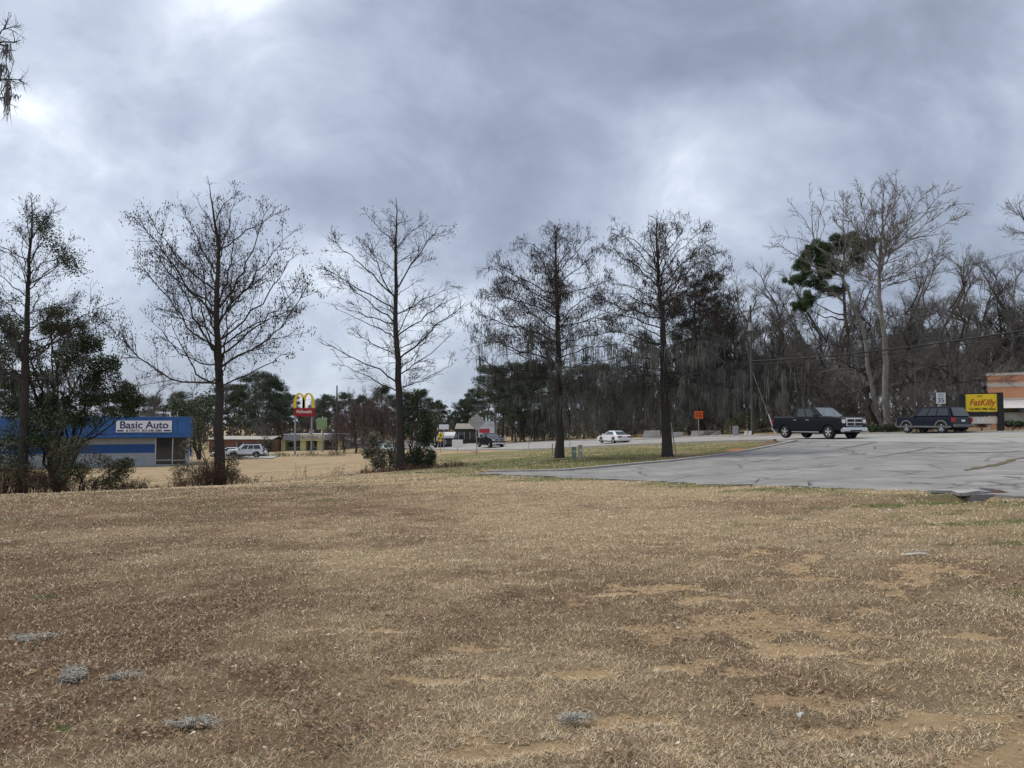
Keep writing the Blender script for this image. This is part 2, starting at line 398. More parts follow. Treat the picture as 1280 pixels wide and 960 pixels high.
m = bpy.data.materials.new('field_ground'); m.use_nodes = True; nt = m.node_tree; b = nt.nodes['Principled BSDF']
b.inputs['Roughness'].default_value = 1.0; b.inputs['Specular IOR Level'].default_value = 0.1
def nn(t): return nt.nodes.new(t)
A_ = nn('ShaderNodeAttribute'); A_.attribute_name = 'masks'; S_ = nn('ShaderNodeSeparateColor'); nt.links.new(A_.outputs['Color'], S_.inputs[0])
tcg = nn('ShaderNodeTexCoord')
def gn(scale, det=6, rough=.7, st=None):
    n = nn('ShaderNodeTexNoise'); n.inputs['Scale'].default_value = scale; n.inputs['Detail'].default_value = det; n.inputs['Roughness'].default_value = rough
    if st:
        mp = nn('ShaderNodeMapping'); mp.inputs['Scale'].default_value = st; nt.links.new(tcg.outputs['Object'], mp.inputs[0]); nt.links.new(mp.outputs[0], n.inputs['Vector'])
    else: nt.links.new(tcg.outputs['Object'], n.inputs['Vector'])
    r = nn('ShaderNodeMapRange'); r.inputs['From Min'].default_value = .3; r.inputs['From Max'].default_value = .7; nt.links.new(n.outputs['Fac'], r.inputs['Value']); return r.outputs[0]
def gmix(fac, a, bcol):
    x = nn('ShaderNodeMix'); x.data_type = 'RGBA'
    if isinstance(fac, float): x.inputs['Factor'].default_value = fac
    else: nt.links.new(fac, x.inputs['Factor'])
    for k, v in (('A', a), ('B', bcol)):
        if isinstance(v, tuple): x.inputs[k].default_value = (*v, 1)
        else: nt.links.new(v, x.inputs[k])
    return x.outputs['Result']
straw = gmix(gn(28), (0.49, 0.38, 0.22), (0.30, 0.222, 0.13))
straw = gmix(gn(2.2, 5), straw, gmix(gn(30), (0.38, 0.295, 0.175), (0.26, 0.195, 0.12)))
straw = gmix(gn(.35, 4), straw, gmix(gn(3, 5), (0.29, 0.235, 0.145), (0.37, 0.275, 0.18)))
brown = gmix(gn(40), (0.25, 0.165, 0.098), (0.10, 0.066, 0.042))
sand = gmix(gn(14), (0.52, 0.375, 0.215), (0.43, 0.305, 0.175))
green = gmix(gn(22), (0.085, 0.118, 0.035), (0.15, 0.155, 0.062))
c = gmix(S_.outputs[0], straw, brown); c = gmix(S_.outputs[2], c, green)
ad = nn('ShaderNodeMath'); ad.operation = 'ADD'; nt.links.new(S_.outputs[1], ad.inputs[0])
sb = nn('ShaderNodeMath'); sb.operation = 'MULTIPLY_ADD'; nt.links.new(gn(9, 8, .75), sb.inputs[0]); sb.inputs[1].default_value = .9; sb.inputs[2].default_value = -.45; nt.links.new(sb.outputs[0], ad.inputs[1])
mr = nn('ShaderNodeMapRange'); mr.inputs['From Min'].default_value = .38; mr.inputs['From Max'].default_value = .62; nt.links.new(ad.outputs[0], mr.inputs['Value'])
c = gmix(mr.outputs[0], c, sand)
nt.links.new(c, b.inputs['Base Color'])
nb = nn('ShaderNodeTexNoise'); nb.inputs['Scale'].default_value = 45; nb.inputs['Detail'].default_value = 8; nb.inputs['Roughness'].default_value = .75
nt.links.new(tcg.outputs['Object'], nb.inputs['Vector'])
bp = nn('ShaderNodeBump'); bp.inputs['Strength'].default_value = .9; bp.inputs['Distance'].default_value = .05
nt.links.new(nb.outputs['Fac'], bp.inputs['Height']); nt.links.new(bp.outputs[0], b.inputs['Normal'])
tag(link('ground', me, m), kind='structure')

# ------------------------------------------------------------------ asphalt lot, road, kerbs, markings
def asphalt(name, ca, cb, dark, scl):
    m = bpy.data.materials.new(name); m.use_nodes = True; global nt, tcg
    nt = m.node_tree; b = nt.nodes['Principled BSDF']; tcg = nn('ShaderNodeTexCoord')
    b.inputs['Roughness'].default_value = .72; b.inputs['Specular IOR Level'].default_value = .35
    base = gmix(gn(.35, 8, .6), ca, cb); base = gmix(gn(1.1, 8, .7, (1, .35, 1)), base, tuple(v * .8 for v in cb))
    sp = gmix(gn(70, 4), base, gmix(.5, base, (0.30, 0.30, 0.29)))
    vo = nn('ShaderNodeTexVoronoi'); vo.feature = 'DISTANCE_TO_EDGE'; vo.inputs['Scale'].default_value = scl
    n = nn('ShaderNodeTexNoise'); n.inputs['Scale'].default_value = 1.3; n.inputs['Detail'].default_value = 6; nt.links.new(tcg.outputs['Object'], n.inputs['Vector'])
    mxv = nn('ShaderNodeMix'); mxv.data_type = 'RGBA'; mxv.inputs['Factor'].default_value = .25; nt.links.new(tcg.outputs['Object'], mxv.inputs['A']); nt.links.new(n.outputs['Color'], mxv.inputs['B'])
    nt.links.new(mxv.outputs['Result'], vo.inputs['Vector'])
    cr_ = nn('ShaderNodeMapRange'); cr_.inputs['From Min'].default_value = .004; cr_.inputs['From Max'].default_value = .03; cr_.inputs['To Min'].default_value = 1; cr_.inputs['To Max'].default_value = 0
    nt.links.new(vo.outputs['Distance'], cr_.inputs['Value'])
    ml = nn('ShaderNodeMath'); ml.operation = 'MULTIPLY'; nt.links.new(cr_.outputs[0], ml.inputs[0]); nt.links.new(gn(.5, 4), ml.inputs[1])
    fin = gmix(ml.outputs[0], sp, dark); nt.links.new(fin, b.inputs['Base Color'])
    nb = nn('ShaderNodeTexNoise'); nb.inputs['Scale'].default_value = 60; nb.inputs['Detail'].default_value = 4; nt.links.new(tcg.outputs['Object'], nb.inputs['Vector'])
    bp = nn('ShaderNodeBump'); bp.inputs['Strength'].default_value = .35; bp.inputs['Distance'].default_value = .02; nt.links.new(nb.outputs['Fac'], bp.inputs['Height']); nt.links.new(bp.outputs[0], b.inputs['Normal'])
    return m
M_lot = asphalt('old_asphalt', (0.365, 0.35, 0.325), (0.15, 0.145, 0.138), (0.05, 0.045, 0.04), .45)
M_road = asphalt('road_asphalt', (0.37, 0.36, 0.345), (0.31, 0.305, 0.295), (0.14, 0.135, 0.13), .2)
M_conc = mat('kerb_concrete', (0.36, 0.34, 0.31), .9, .35, 2, .3, 30)
M_earth = mat('earth_dark', (0.055, 0.042, 0.032), 1, .4, 6, .5, 20)

def resample(P, n):
    s = np.linspace(0, len(P) - 1, n); i = np.minimum(s.astype(int), len(P) - 2); f = (s - i)[:, None]
    return P[i] * (1 - f) + P[i + 1] * f
ns, nu = 241, 60
Nn = resample(LOT_N, ns); Ff = resample(LOT_F, ns)
jit = (fbm(np.arange(ns) * .12, np.zeros(ns), 1.0, 41) - .5) * .9 + (fbm(np.arange(ns) * .5, np.zeros(ns), 1.0, 43) - .5) * .5
tn = np.gradient(Nn, axis=0); tn /= np.linalg.norm(tn, axis=1, keepdims=True)
Nn = Nn + np.stack([-tn[:, 1], tn[:, 0]], -1) * jit[:, None]
LOT_EDGE = Nn
u = np.linspace(0, 1, nu)[None, :, None]
G = Nn[:, None] * (1 - u) + Ff[:, None] * u
lz = height(G[..., 0], G[..., 1]) + 0.025 + (fbm(G[..., 0], G[..., 1], 2.5, 51) - .5) * .06
Vt = np.concatenate([G, lz[..., None]], -1).reshape(-1, 3)
idx = np.arange(ns * nu).reshape(ns, nu)
Q = np.stack([idx[:-1, :-1], idx[:-1, 1:], idx[1:, 1:], idx[1:, :-1]], -1).reshape(-1, 4)
sk = NP().add(Vt, Q)
for e in (0, nu - 1):                                  # broken edge: the thickness of the slab
    top = np.concatenate([G[:, e], lz[:, e, None]], -1); bot = top - [0, 0, .4]
    k = np.arange(ns - 1); sk.add(np.vstack([top, bot]), np.stack([k, k + 1, ns + k + 1, ns + k], -1))
lot = tag(sk.build('parking_lot', M_lot, smooth=True), kind='structure')
def lot_z(x, y): return hz(x, y) + .03 + (float(fbm(np.array([x]), np.array([y]), 2.5, 51)[0]) - .5) * .06

t = np.concatenate([np.arange(-75, 150, 2.0), np.arange(150, 291, 10.0)])
def strip(name, o0, o1, dz, mt, t=t, parent=None, kind=None, thick=0.25, n=6):
    oo = np.linspace(o0, o1, n); Tt, Oo = np.meshgrid(t, oo, indexing='ij')
    X = RC[0] + RD[0] * Tt + RN[0] * Oo; Y = RC[1] + RD[1] * Tt + RN[1] * Oo
    Z = height(X, Y) + dz; Vv = np.stack([X, Y, Z], -1)
    a, c_ = Tt.shape; ix = np.arange(a * c_).reshape(a, c_)
    q = np.stack([ix[:-1, :-1], ix[1:, :-1], ix[1:, 1:], ix[:-1, 1:]], -1).reshape(-1, 4)
    bb = NP().add(Vv.reshape(-1, 3), q)
    if thick:
        k = np.arange(a - 1)
        for e in (0, c_ - 1): bb.add(np.vstack([Vv[:, e], Vv[:, e] - [0, 0, thick]]), np.stack([k, k + 1, a + k + 1, a + k], -1))
    o = bb.build(name, mt, parent)
    if kind: o['kind'] = kind
    return o
road = strip('road', -HALF, HALF, 0.05, M_road, kind='structure', n=12)
M_white = mat('paint_white_worn', (0.55, 0.55, 0.53), .8, .4, 6)
M_yel = mat('paint_yellow_worn', (0.50, 0.36, 0.06), .8, .35, 6)
for o in (-1.95, -1.7, 1.7, 1.95): strip('lane_line', o - .06, o + .06, .056, M_yel, parent=road, thick=0, n=2)
for o in (-7.1, 7.1): strip('edge_line', o - .06, o + .06, .056, M_white, parent=road, thick=0, n=2)
for s0 in np.arange(-40, 120, 12.0):
    for o in (-4.5, 4.5): strip('lane_dash', o - .06, o + .06, .056, M_white, t=np.array([s0, s0 + 1.5, s0 + 3]), parent=road, thick=0, n=2)
tag(strip('kerb', HALF + .02, HALF + .35, .15, M_conc, kind='structure', n=2))
tag(strip('kerb', -HALF - .35, -HALF - .02, .15, M_conc, t=np.arange(1.5, 150, 2.0), kind='structure', n=2))
tag(strip('pavement', HALF + 1.2, HALF + 2.6, .05, mat('pavement_concrete', (.4, .385, .35), .9, .3, 1.5), kind='structure', n=3))
# low kerb between lot and the grass island
kp = resample(LOT_F[:5], 60); ktn = np.gradient(kp, axis=0); ktn /= np.linalg.norm(ktn, axis=1, keepdims=True); kn = np.stack([-ktn[:, 1], ktn[:, 0]], -1)
kb = NP(); kz = height(kp[:, 0], kp[:, 1])
rows = [np.c_[kp + kn * o, kz + dz] for o, dz in ((.0, -.1), (.0, .09), (.18, .10), (.20, -.1))]
k = np.arange(59); VV = np.vstack(rows)
for r in range(3): kb.add(np.vstack([rows[r], rows[r + 1]]), np.stack([k, k + 1, 60 + k + 1, 60 + k], -1))
tag(kb.build('kerb', M_conc), kind='structure')

# wide cracks in the lot, grown over
M_crack = mat('crack_dirt', (0.10, 0.09, 0.078), 1, .6, 8, col2=(.22, .21, .2))
M_crackg = mat('crack_grass', (0.17, 0.14, 0.075), 1, .5, 5, .8, 40, col2=(0.06, 0.045, 0.03))
def crack(pts, w, mt, seed, dz=.006):
    P = np.array([hit(*p)[:2] for p in pts]); P = resample(P, 40)
    P += (np.stack([fbm(np.arange(40) * .3, np.zeros(40), 1, seed), fbm(np.arange(40) * .3, np.zeros(40), 1, seed + 5)], -1) - .5) * .35
    tg = np.gradient(P, axis=0); tg /= np.linalg.norm(tg, axis=1, keepdims=True); nr_ = np.stack([-tg[:, 1], tg[:, 0]], -1)
    ww = .7 * w * (.25 + 1.5 * fbm(np.arange(40) * .35, np.ones(40), 1, seed + 9)) * np.sin(np.linspace(.15, PI - .15, 40)) ** .5
    L = P + nr_ * ww[:, None] / 2; R_ = P - nr_ * ww[:, None] / 2
    zz = lambda A: height(A[:, 0], A[:, 1]) + .025 + (fbm(A[:, 0], A[:, 1], 2.5, 51) - .5) * .06 + dz + .006
    k = np.arange(39)
    return NP().add(np.vstack([np.c_[L, zz(L)], np.c_[R_, zz(R_)]]), np.stack([k, k + 1, 40 + k + 1, 40 + k], -1)).build('crack', mt, lot)
crack([(1118, 567.5), (1200, 567), (1279, 565.5)], .5, M_crack, 1)
crack([(1205, 590), (1240, 583), (1279, 573)], .38, M_crackg, 2)
crack([(1122, 604), (1160, 606), (1200, 607)], .12, M_crack, 3)
crack([(1048, 562), (1080, 556), (1094, 553)], .6, M_crack, 4)
crack([(1085, 573), (1130, 567), (1168, 559)], .3, M_crack, 5)
crack([(1200, 608.5), (1250, 608), (1279, 606)], .1, M_crack, 6)
crack([(1003, 567.5), (1028, 566.5)], .35, M_crack, 7)
crack([(960, 589), (1030, 584), (1052, 582)], .12, M_crack, 8)
crack([(700, 596), (745, 597), (790, 597.5)], .2, M_crack, 9)
crack([(905, 580), (960, 577), (985, 574)], .15, M_crack, 10)
crack([(1250, 597), (1279, 599)], .12, M_crack, 12)
crack([(1210, 552), (1279, 549)], .5, M_crack, 13)

# slabs broken off the lot's edge over the wash-out
M_slab = mat('broken_asphalt', (0.38, 0.37, 0.355), .9, .5, 5, .6, 30, col2=(0.22, 0.215, 0.21))
for i, (px, py, sx, sy, th, tx, ty, rz, lb) in enumerate([
        (1178, 618, .42, .2, .05, -.10, .05, .3, 'wide thin slab of broken asphalt sagging over the washed-out edge'),
        (1207, 620, .24, .18, .06, .10, -.08, -.5, 'middle lump of broken asphalt with a split corner at the washed-out edge'),
        (1222, 618.5, .26, .16, .06, .14, .10, .5, 'tilted chunk of broken asphalt beside red brown dirt'),
        (1236, 616, .18, .12, .05, -.05, .12, -.2, 'small loose end piece of broken asphalt by the dirt bank'),
        (1216, 624, .13, .09, .04, .3, .1, .9, 'small fragment of asphalt fallen on the grass below the edge')]):
    c_ = hit(px, py); mb = MB(); rg = np.random.default_rng(60 + i); n = 8
    an = np.sort(rg.uniform(0, 2 * PI, n)); pts = [(math.cos(a) * sx * rg.uniform(.75, 1.1), math.sin(a) * sy * rg.uniform(.75, 1.15), rg.uniform(-.01, .01)) for a in an]
    mb.slab(pts, (rg.uniform(-.02, .02), 0, th))
    o = mb.build('asphalt_slab', M_slab, None, (c_[0], c_[1], hz(c_[0], c_[1]) + (.03 if i < 4 else -.16)), rz); o.rotation_euler = (tx, ty, rz)
    tag(o, lb, 'asphalt slab', 'broken slabs at the edge of the lot')

# ------------------------------------------------------------------ dead lawn and leaf litter near the camera (real blades and leaves)
def scatter(n, r0, r1, rs, power=1.0, spread=44):
    a = rs.uniform(-spread, spread, n) * PI / 180
    r = r0 * (r1 / r0) ** (rs.uniform(0, 1, n) ** power)
    return np.sin(a) * r, np.cos(a) * r, r
def with_color(me, C):
    ca = me.color_attributes.new('tint', 'FLOAT_COLOR', 'POINT')
    ca.data.foreach_set('color', np.c_[C, np.ones(len(C))].astype(np.float32).ravel())
def blades(name, n, r0, r1, seed, lab):
    rs = np.random.default_rng(seed); x, y, r = scatter(n, r0, r1, rs)
    d, bb, g = masks(x, y); k = (~paved(x, y)) & (rs.uniform(0, 1, n) > np.clip(bb * 1.2 - .15 + (fbm(x, y, .12, 63) - .5) * .9, 0, .95) * (bb > .02)) & (np.hypot((x - pit[0] + .1) / .75, (y - pit[1] + .2) / .45) > 1)
    clump = .6 * fbm(x, y, .22, 77) + .4 * fbm(x, y, .9, 78); k &= clump > rs.uniform(.14, .60, n)
    x, y, r, d, g = x[k], y[k], r[k], d[k], g[k]; n = len(x)
    z = height(x, y) + (fbm(x, y, .35, 5) - .5) * .07 + (fbm(x, y, 4, 9) - .5) * .12 * sstep(r, 4, 14) - .004
    L = rs.uniform(.022, .07, n) * (1 + .5 * g); w = rs.uniform(.0013, .0026, n) * np.clip(r / 4.2, 1, 8); L = L * np.clip(r / 22, .85, 1.5)
    th = rs.uniform(0, 2 * PI, n); tilt = rs.uniform(.9, 1.55, n)
    dirv = np.stack([np.cos(th) * np.sin(tilt), np.sin(th) * np.sin(tilt), np.cos(tilt)], -1)
    side = np.stack([-np.sin(th), np.cos(th), np.zeros(n)], -1) * w[:, None]
    B = np.stack([x, y, z], -1); midp = B + dirv * (L * .55)[:, None] + [0, 0, .006]; tip = B + dirv * L[:, None] - np.array([0, 0, 1]) * (L * .06)[:, None]
    Vv = np.stack([B - side, B + side, tip + [0, 0, .004]], 1).reshape(-1, 3)
    T = (np.arange(n) * 3)[:, None] + np.array([[0, 1, 2]])
    pal = np.array([(.68, .555, .36), (.58, .455, .285), (.45, .335, .20), (.57, .485, .35), (.22, .155, .10)])
    ch = np.clip((rs.uniform(0, 1, n) * 3.2 + d * 2.9).astype(int), 0, 4); C = pal[ch] * rs.uniform(.75, 1.2, (n, 1))
    gm = rs.uniform(0, 1, n) < g * .92; C[gm] = np.array([.13, .15, .05]) * rs.uniform(.7, 1.5, (gm.sum(), 1))
    me = mesh_np(name, Vv, None, T); with_color(me, np.repeat(C, 3, 0))
    tag(link(name, me, mat('grass_blade', (.3, .2, .1), .9, spec=.15, attr='tint')), lab, 'grass', kind='stuff')
blades('dead_grass', 850000, 3.0, 62, 1, 'short dead winter grass of the open field')
def litter(n, r0, r1, seed):
    rs = np.random.default_rng(seed); x, y, r = scatter(n, r0, r1, rs)
    d, bb, g = masks(x, y); k = (~paved(x, y)) & (rs.uniform(0, 1, n) < .10 + .80 * d * d) & (fbm(x, y, .6, 91) > rs.uniform(.2, .6, n))
    x, y, r, d = x[k], y[k], r[k], d[k]; n = len(x)
    z = height(x, y) + (fbm(x, y, .35, 5) - .5) * .07 + (fbm(x, y, 4, 9) - .5) * .12 * sstep(r, 4, 14) + rs.uniform(.012, .045, n)
    L = rs.uniform(.007, .02, n) * rs.uniform(.7, 1.1, n); w = L * rs.uniform(.25, .6, n); th = rs.uniform(0, 2 * PI, n)
    a = np.stack([np.cos(th), np.sin(th), rs.uniform(-.5, .5, n)], -1); s = np.stack([-np.sin(th), np.cos(th), rs.uniform(-.6, .6, n)], -1)
    B = np.stack([x, y, z], -1); up = np.array([0, 0, 1.0])
    cup = (L * rs.uniform(.05, .5, n))[:, None] * up
    Vv = np.stack([B - a * L[:, None], B - s * w[:, None] + cup, B + a * L[:, None] + cup * .2, B + s * w[:, None] + cup * .8], 1).reshape(-1, 3)
    i5 = np.arange(n) * 4
    T = np.stack([np.stack([i5, i5 + 1, i5 + 2], -1), np.stack([i5, i5 + 2, i5 + 3], -1)], 1).reshape(-1, 3)
    pal = np.array([(.22, .135, .08), (.30, .20, .12), (.38, .27, .17), (.13, .08, .052), (.58, .50, .41), (.17, .145, .12)])
    C = pal[rs.choice(6, n, p=[.31, .27, .12, .22, .025, .055])] * rs.uniform(.7, 1.25, (n, 1))
    me = mesh_np('leaf_litter', Vv, None, T); with_color(me, np.repeat(C, 4, 0))
    tag(link('leaf_litter', me, mat('litter', (.2, .1, .05), .85, spec=.25, attr='tint')), 'dry brown fallen leaves scattered over the field', 'leaves', kind='stuff')
litter(150000, 3.0, 26, 2)
# ------------------------------------------------------------------ trees
def unit(a): return a / (np.linalg.norm(a, axis=-1, keepdims=True) + 1e-9)
def samp(P, t):
    """points and tangents at t (M,K) on polylines P (M,N,3)"""
    M, N, _ = P.shape; s = np.clip(t, 0, .999) * (N - 1); i = s.astype(int); f = (s - i)[..., None]
    m = np.arange(M)[:, None]; a = P[m, i]; b = P[m, i + 1]; return a * (1 - f) + b * f, unit(b - a)
def grow(P, R, per, rs, length, ang, r, N=4, t0=.15, up=.1, wig=.12, droop=0.0, tpow=1.0, tipscale=.55, flat=0.0):
    """children along polylines P; per = mean number on each parent (array or scalar)"""
    M = len(P); cnt = np.asarray(rs.poisson(np.broadcast_to(per, (M,)))); src = np.repeat(np.arange(M), cnt); K = len(src)
    if K == 0: return np.zeros((0, N, 3)), np.zeros((0, N)), src
    t = t0 + (1 - t0) * rs.uniform(0, 1, K) ** tpow
    pos, tg = samp(P[src], t[:, None]); pos = pos[:, 0]; tg = tg[:, 0]
    pr = rs.normal(0, 1, (K, 3)); pr[:, 2] *= (1 - flat); pr -= (pr * tg).sum(-1, keepdims=True) * tg; pr = unit(pr)
    a = rs.normal(ang, ang * .25, K)[:, None]
    d = unit(np.cos(a) * tg + np.sin(a) * pr + np.array([0, 0, up]))
    L = np.broadcast_to(length, (M,))[src] * (1 - tipscale * t) * rs.uniform(.55, 1.35, K)
    s = np.linspace(0, 1, N)[None, :, None]
    bend = unit(rs.normal(0, 1, (K, 3)))[:, None, :] * wig
    C = pos[:, None] + L[:, None, None] * (d[:, None] * s + bend * s * s + np.array([0, 0, -droop]) * s * s)
    C[:, 1:-1] += rs.normal(0, .035 / N, (K, N - 2, 3)) * L[:, None, None]
    Rr = np.broadcast_to(r, (M,))[src][:, None] * rs.uniform(.75, 1.2, K)[:, None] * np.linspace(1, .35, N)[None]
    return C, Rr, src
def curve(pts, N, rs, wob=.015):
    """smooth polyline through control points"""
    P = np.array(pts, float); n = len(P); t = np.linspace(0, n - 1, N); out = []
    for q in t:
        i = min(int(q), n - 2); f = q - i
        p0 = P[max(i - 1, 0)]; p1 = P[i]; p2 = P[i + 1]; p3 = P[min(i + 2, n - 1)]
        out.append(.5 * (2 * p1 + (p2 - p0) * f + (2 * p0 - 5 * p1 + 4 * p2 - p3) * f * f + (3 * p1 - p0 - 3 * p2 + p3) * f ** 3))
    out = np.array(out); L = np.linalg.norm(P[-1] - P[0]); w = rs.normal(0, wob * L, (N, 3)); w[0] = 0; w[-1] = 0
    return out + w
def lens(P): return np.linalg.norm(np.diff(P, axis=1), axis=2).sum(1)
def leaf_quads(P, rs, L, w, dirs=None, bend=.25):
    n = len(P); d = unit(rs.normal(0, 1, (n, 3))) if dirs is None else unit(dirs); s = unit(np.cross(d, unit(rs.normal(0, 1, (n, 3)))))
    L = np.broadcast_to(L, (n,)) * rs.uniform(.7, 1.3, n); w = np.broadcast_to(w, (n,)) * rs.uniform(.7, 1.3, n)
    nrm = np.cross(d, s)
    V = np.stack([P, P + d * (L * .5)[:, None] + s * w[:, None] + nrm * (w * bend)[:, None], P + d * L[:, None], P + d * (L * .5)[:, None] - s * w[:, None] + nrm * (w * bend)[:, None]], 1).reshape(-1, 3)
    i = np.arange(n)[:, None] * 4; return V, i + np.array([[0, 1, 2, 3]])
def moss_mesh(A, rs, L, strands=7, w=.018, spread=.12):
    """hanging strands from anchor points A"""
    n = len(A); k = rs.poisson(strands, n) + 2; src = np.repeat(np.arange(n), k); K = len(src)
    LL = np.broadcast_to(L, (n,))[src] * rs.uniform(.3, 1.1, K)
    p = A[src] + rs.normal(0, spread, (K, 3)) * [1, 1, .3]
    N = 5; s = np.linspace(0, 1, N)[None, :, None]
    C = p[:, None] + np.array([0, 0, -1]) * s * LL[:, None, None] + np.cumsum(rs.normal(0, .035, (K, N, 3)), 1) * (LL[:, None, None] ** .5) * [1, 1, .2]
    R = w * rs.uniform(.5, 1.4, K)[:, None] * np.array([.5, 1.1, 1, .7, .15])[None]
    return tubes(C, R, 3)
def spindles(P, rs, L, w):
    n = len(P); LL = L * rs.uniform(.5, 1.4, n); d = unit(rs.normal(0, .3, (n, 3)) + [0, 0, -1]); a = unit(np.cross(d, rs.normal(0, 1, (n, 3)))); b = np.cross(d, a); ww = (w * rs.uniform(.6, 1.4, n))[:, None]
    m = P + d * (LL * .45)[:, None]
    V = np.stack([P, m + a * ww, m - a * .5 * ww + b * .87 * ww, m - a * .5 * ww - b * .87 * ww, P + d * LL[:, None]], 1).reshape(-1, 3)
    i = np.arange(n)[:, None] * 5
    T = np.concatenate([i + np.array([[0, 1, 2]]), i + np.array([[0, 2, 3]]), i + np.array([[0, 3, 1]]), i + np.array([[4, 2, 1]]), i + np.array([[4, 3, 2]]), i + np.array([[4, 1, 3]])])
    return V, T

def traced_tree(name, label, base, d, trunk, limbs, zoom, seed, r_base, mats, tassel=None, moss=None, fork=None, group=None, twig=1.0, extra=.8, droop=0.0, flare=1.3, cat='tree', twr=1.0, limb_r=1.0, veil=0):
    """trunk and limbs given as (x, y) in an enlarged crop zoom=(x0, y0, scale) of the photograph, at distance d, given depth at random"""
    rs = np.random.default_rng(seed); s = d / F; x0, y0, k = zoom
    bx, by = base
    def loc(p): return np.array([((p[0] / k + x0) - bx) * s, 0, (by - (p[1] / k + y0)) * s])
    g = on(bx, d); root = empty(name, g, 0, label, cat, group)
    tp = np.array([loc(p) for p in trunk]); tp[0, 2] = -.25; tp[:, 1] += np.r_[0, rs.normal(0, .12, len(tp) - 1)]
    TR = curve(tp, 22, rs, .002); H = TR[-1, 2]
    hh = np.clip(TR[:, 2] / H, 0, 1); tr = r_base * (1 - hh) ** .85 + .012; tr[hh < .06] *= 1 + (flare - 1) * (1 - hh[hh < .06] / .06)
    trb = NP().add(*tubes(TR[None], tr[None], 12))
    LP = []; LR = []
    for li in limbs:
        pts = [loc(p) for p in li]; a = pts[0]
        def mk(pts, ca, sa, dz):
            Pn = []
            tx = np.interp(a[2], TR[:, 2], TR[:, 0]); ty = np.interp(a[2], TR[:, 2], TR[:, 1])
            for q in pts: dx = q[0] - a[0]; Pn.append((tx + dx * ca, ty + dx * sa, q[2] + dz))
            Pn[0] = (tx, ty, a[2] + dz)
            C = curve(Pn, 12, rs, .012); L = lens(C[None])[0]
            r0 = min(np.interp(a[2], TR[:, 2], tr) * .62, .012 + .0075 * L * limb_r)
            LP.append(C); LR.append(r0 * np.linspace(1, .16, 12) ** .9)
        dep = rs.uniform(-.55, .55); mk(pts, 1, dep, 0)
        if rs.uniform() < extra:
            f = rs.uniform(.85, 1.0); an = rs.choice([-1, 1]) * rs.uniform(.95, 1.7)
            mk([a + (q - a) * f for q in pts], math.cos(an), math.sin(an), rs.uniform(-.5, .5))
    LP = np.array(LP); LR = np.array(LR); L1 = lens(LP)
    lb = NP().add(*tubes(LP, LR, 6))
    C2, R2, s2 = grow(LP, LR, 3.2 * L1 * twig, rs, .28 * L1 + .45, .72, np.clip(LR[:, 3] * .34, .009, .02), 6, .15, .2, .18, droop)
    C2b, R2b, _ = grow(TR[None, 8:], tr[None, 8:], 22 * twig, rs, 1.3, .9, .012, 6, .1, .2, .15, droop, tipscale=.7)
    C2 = np.concatenate([C2, C2b]); R2 = np.concatenate([R2, R2b])
    lb.add(*tubes(C2, R2 * twr, 4))
    L2 = lens(C2); C3, R3, s3 = grow(C2, R2, 4.8 * L2 * twig, rs, .34 * L2 + .2, .72, .0095 * twr, 4, .12, .1, .2, droop)
    L3 = lens(C3); C4, R4, s4 = grow(C3, R3, 4.6 * L3 * twig, rs, .45 * L3 + .08, .7, .0075 * twr, 2, .15, .05, .2, droop)
    trb.build('trunk', mats[0], root, smooth=True)
    lb.build('limbs', mats[0], root, smooth=True)
    tw = NP().add(*tubes(C3, R3, 3)).add(*tubes(C4, R4, 3)); tw.build('crown', mats[1], root)
    if tassel:
        n, Lt, wt_, zmin = tassel; pool = np.concatenate([C3[:, -1], C4[:, -1], C3[:, 2]])
        rad = np.hypot(pool[:, 0] - np.interp(pool[:, 2], TR[:, 2], TR[:, 0]), pool[:, 1]); wgt = (sstep(pool[:, 2] / H, zmin, zmin + .25) + .03) * (.4 + rad) * (.25 + fbm(pool[:, 0] + pool[:, 1], pool[:, 2], 1.3, seed))
        pick = rs.choice(len(pool), min(n, len(pool)), p=wgt / wgt.sum(), replace=True)
        Vt_, Tt_ = spindles(pool[pick] + rs.normal(0, .12, (len(pick), 3)), rs, Lt, wt_); NP().add(Vt_, None, Tt_).build('seed_tassels', M_tassel, root)['kind'] = 'stuff'
    if moss:
        A = []
        for (px, py, L) in moss:
            q = loc((px, py)); dd = np.linalg.norm(LP.reshape(-1, 3)[:, [0, 2]] - q[[0, 2]], axis=1); j = dd.argmin(); A.append((*LP.reshape(-1, 3)[j], L))
        A = np.array(A)
        if veil:
            pl = np.concatenate([LP[:, 4:].reshape(-1, 3), C2[:, 2:].reshape(-1, 3)]); pl = pl[(pl[:, 2] < H * .55) & (pl[:, 2] > H * .2)]; pl = pl[rs.integers(0, len(pl), veil)]; A = np.vstack([A, np.c_[pl, np.minimum(rs.uniform(.3, 1.6, veil), pl[:, 2] - 1.0)]])
        Vm, Qm = moss_mesh(A[:, :3], rs, A[:, 3], 14, .010, .12); NP().add(Vm, Qm).build('spanish_moss', M_moss, root)['kind'] = 'stuff'
    return root, LP, C3

BK = (M_bark, M_twig)
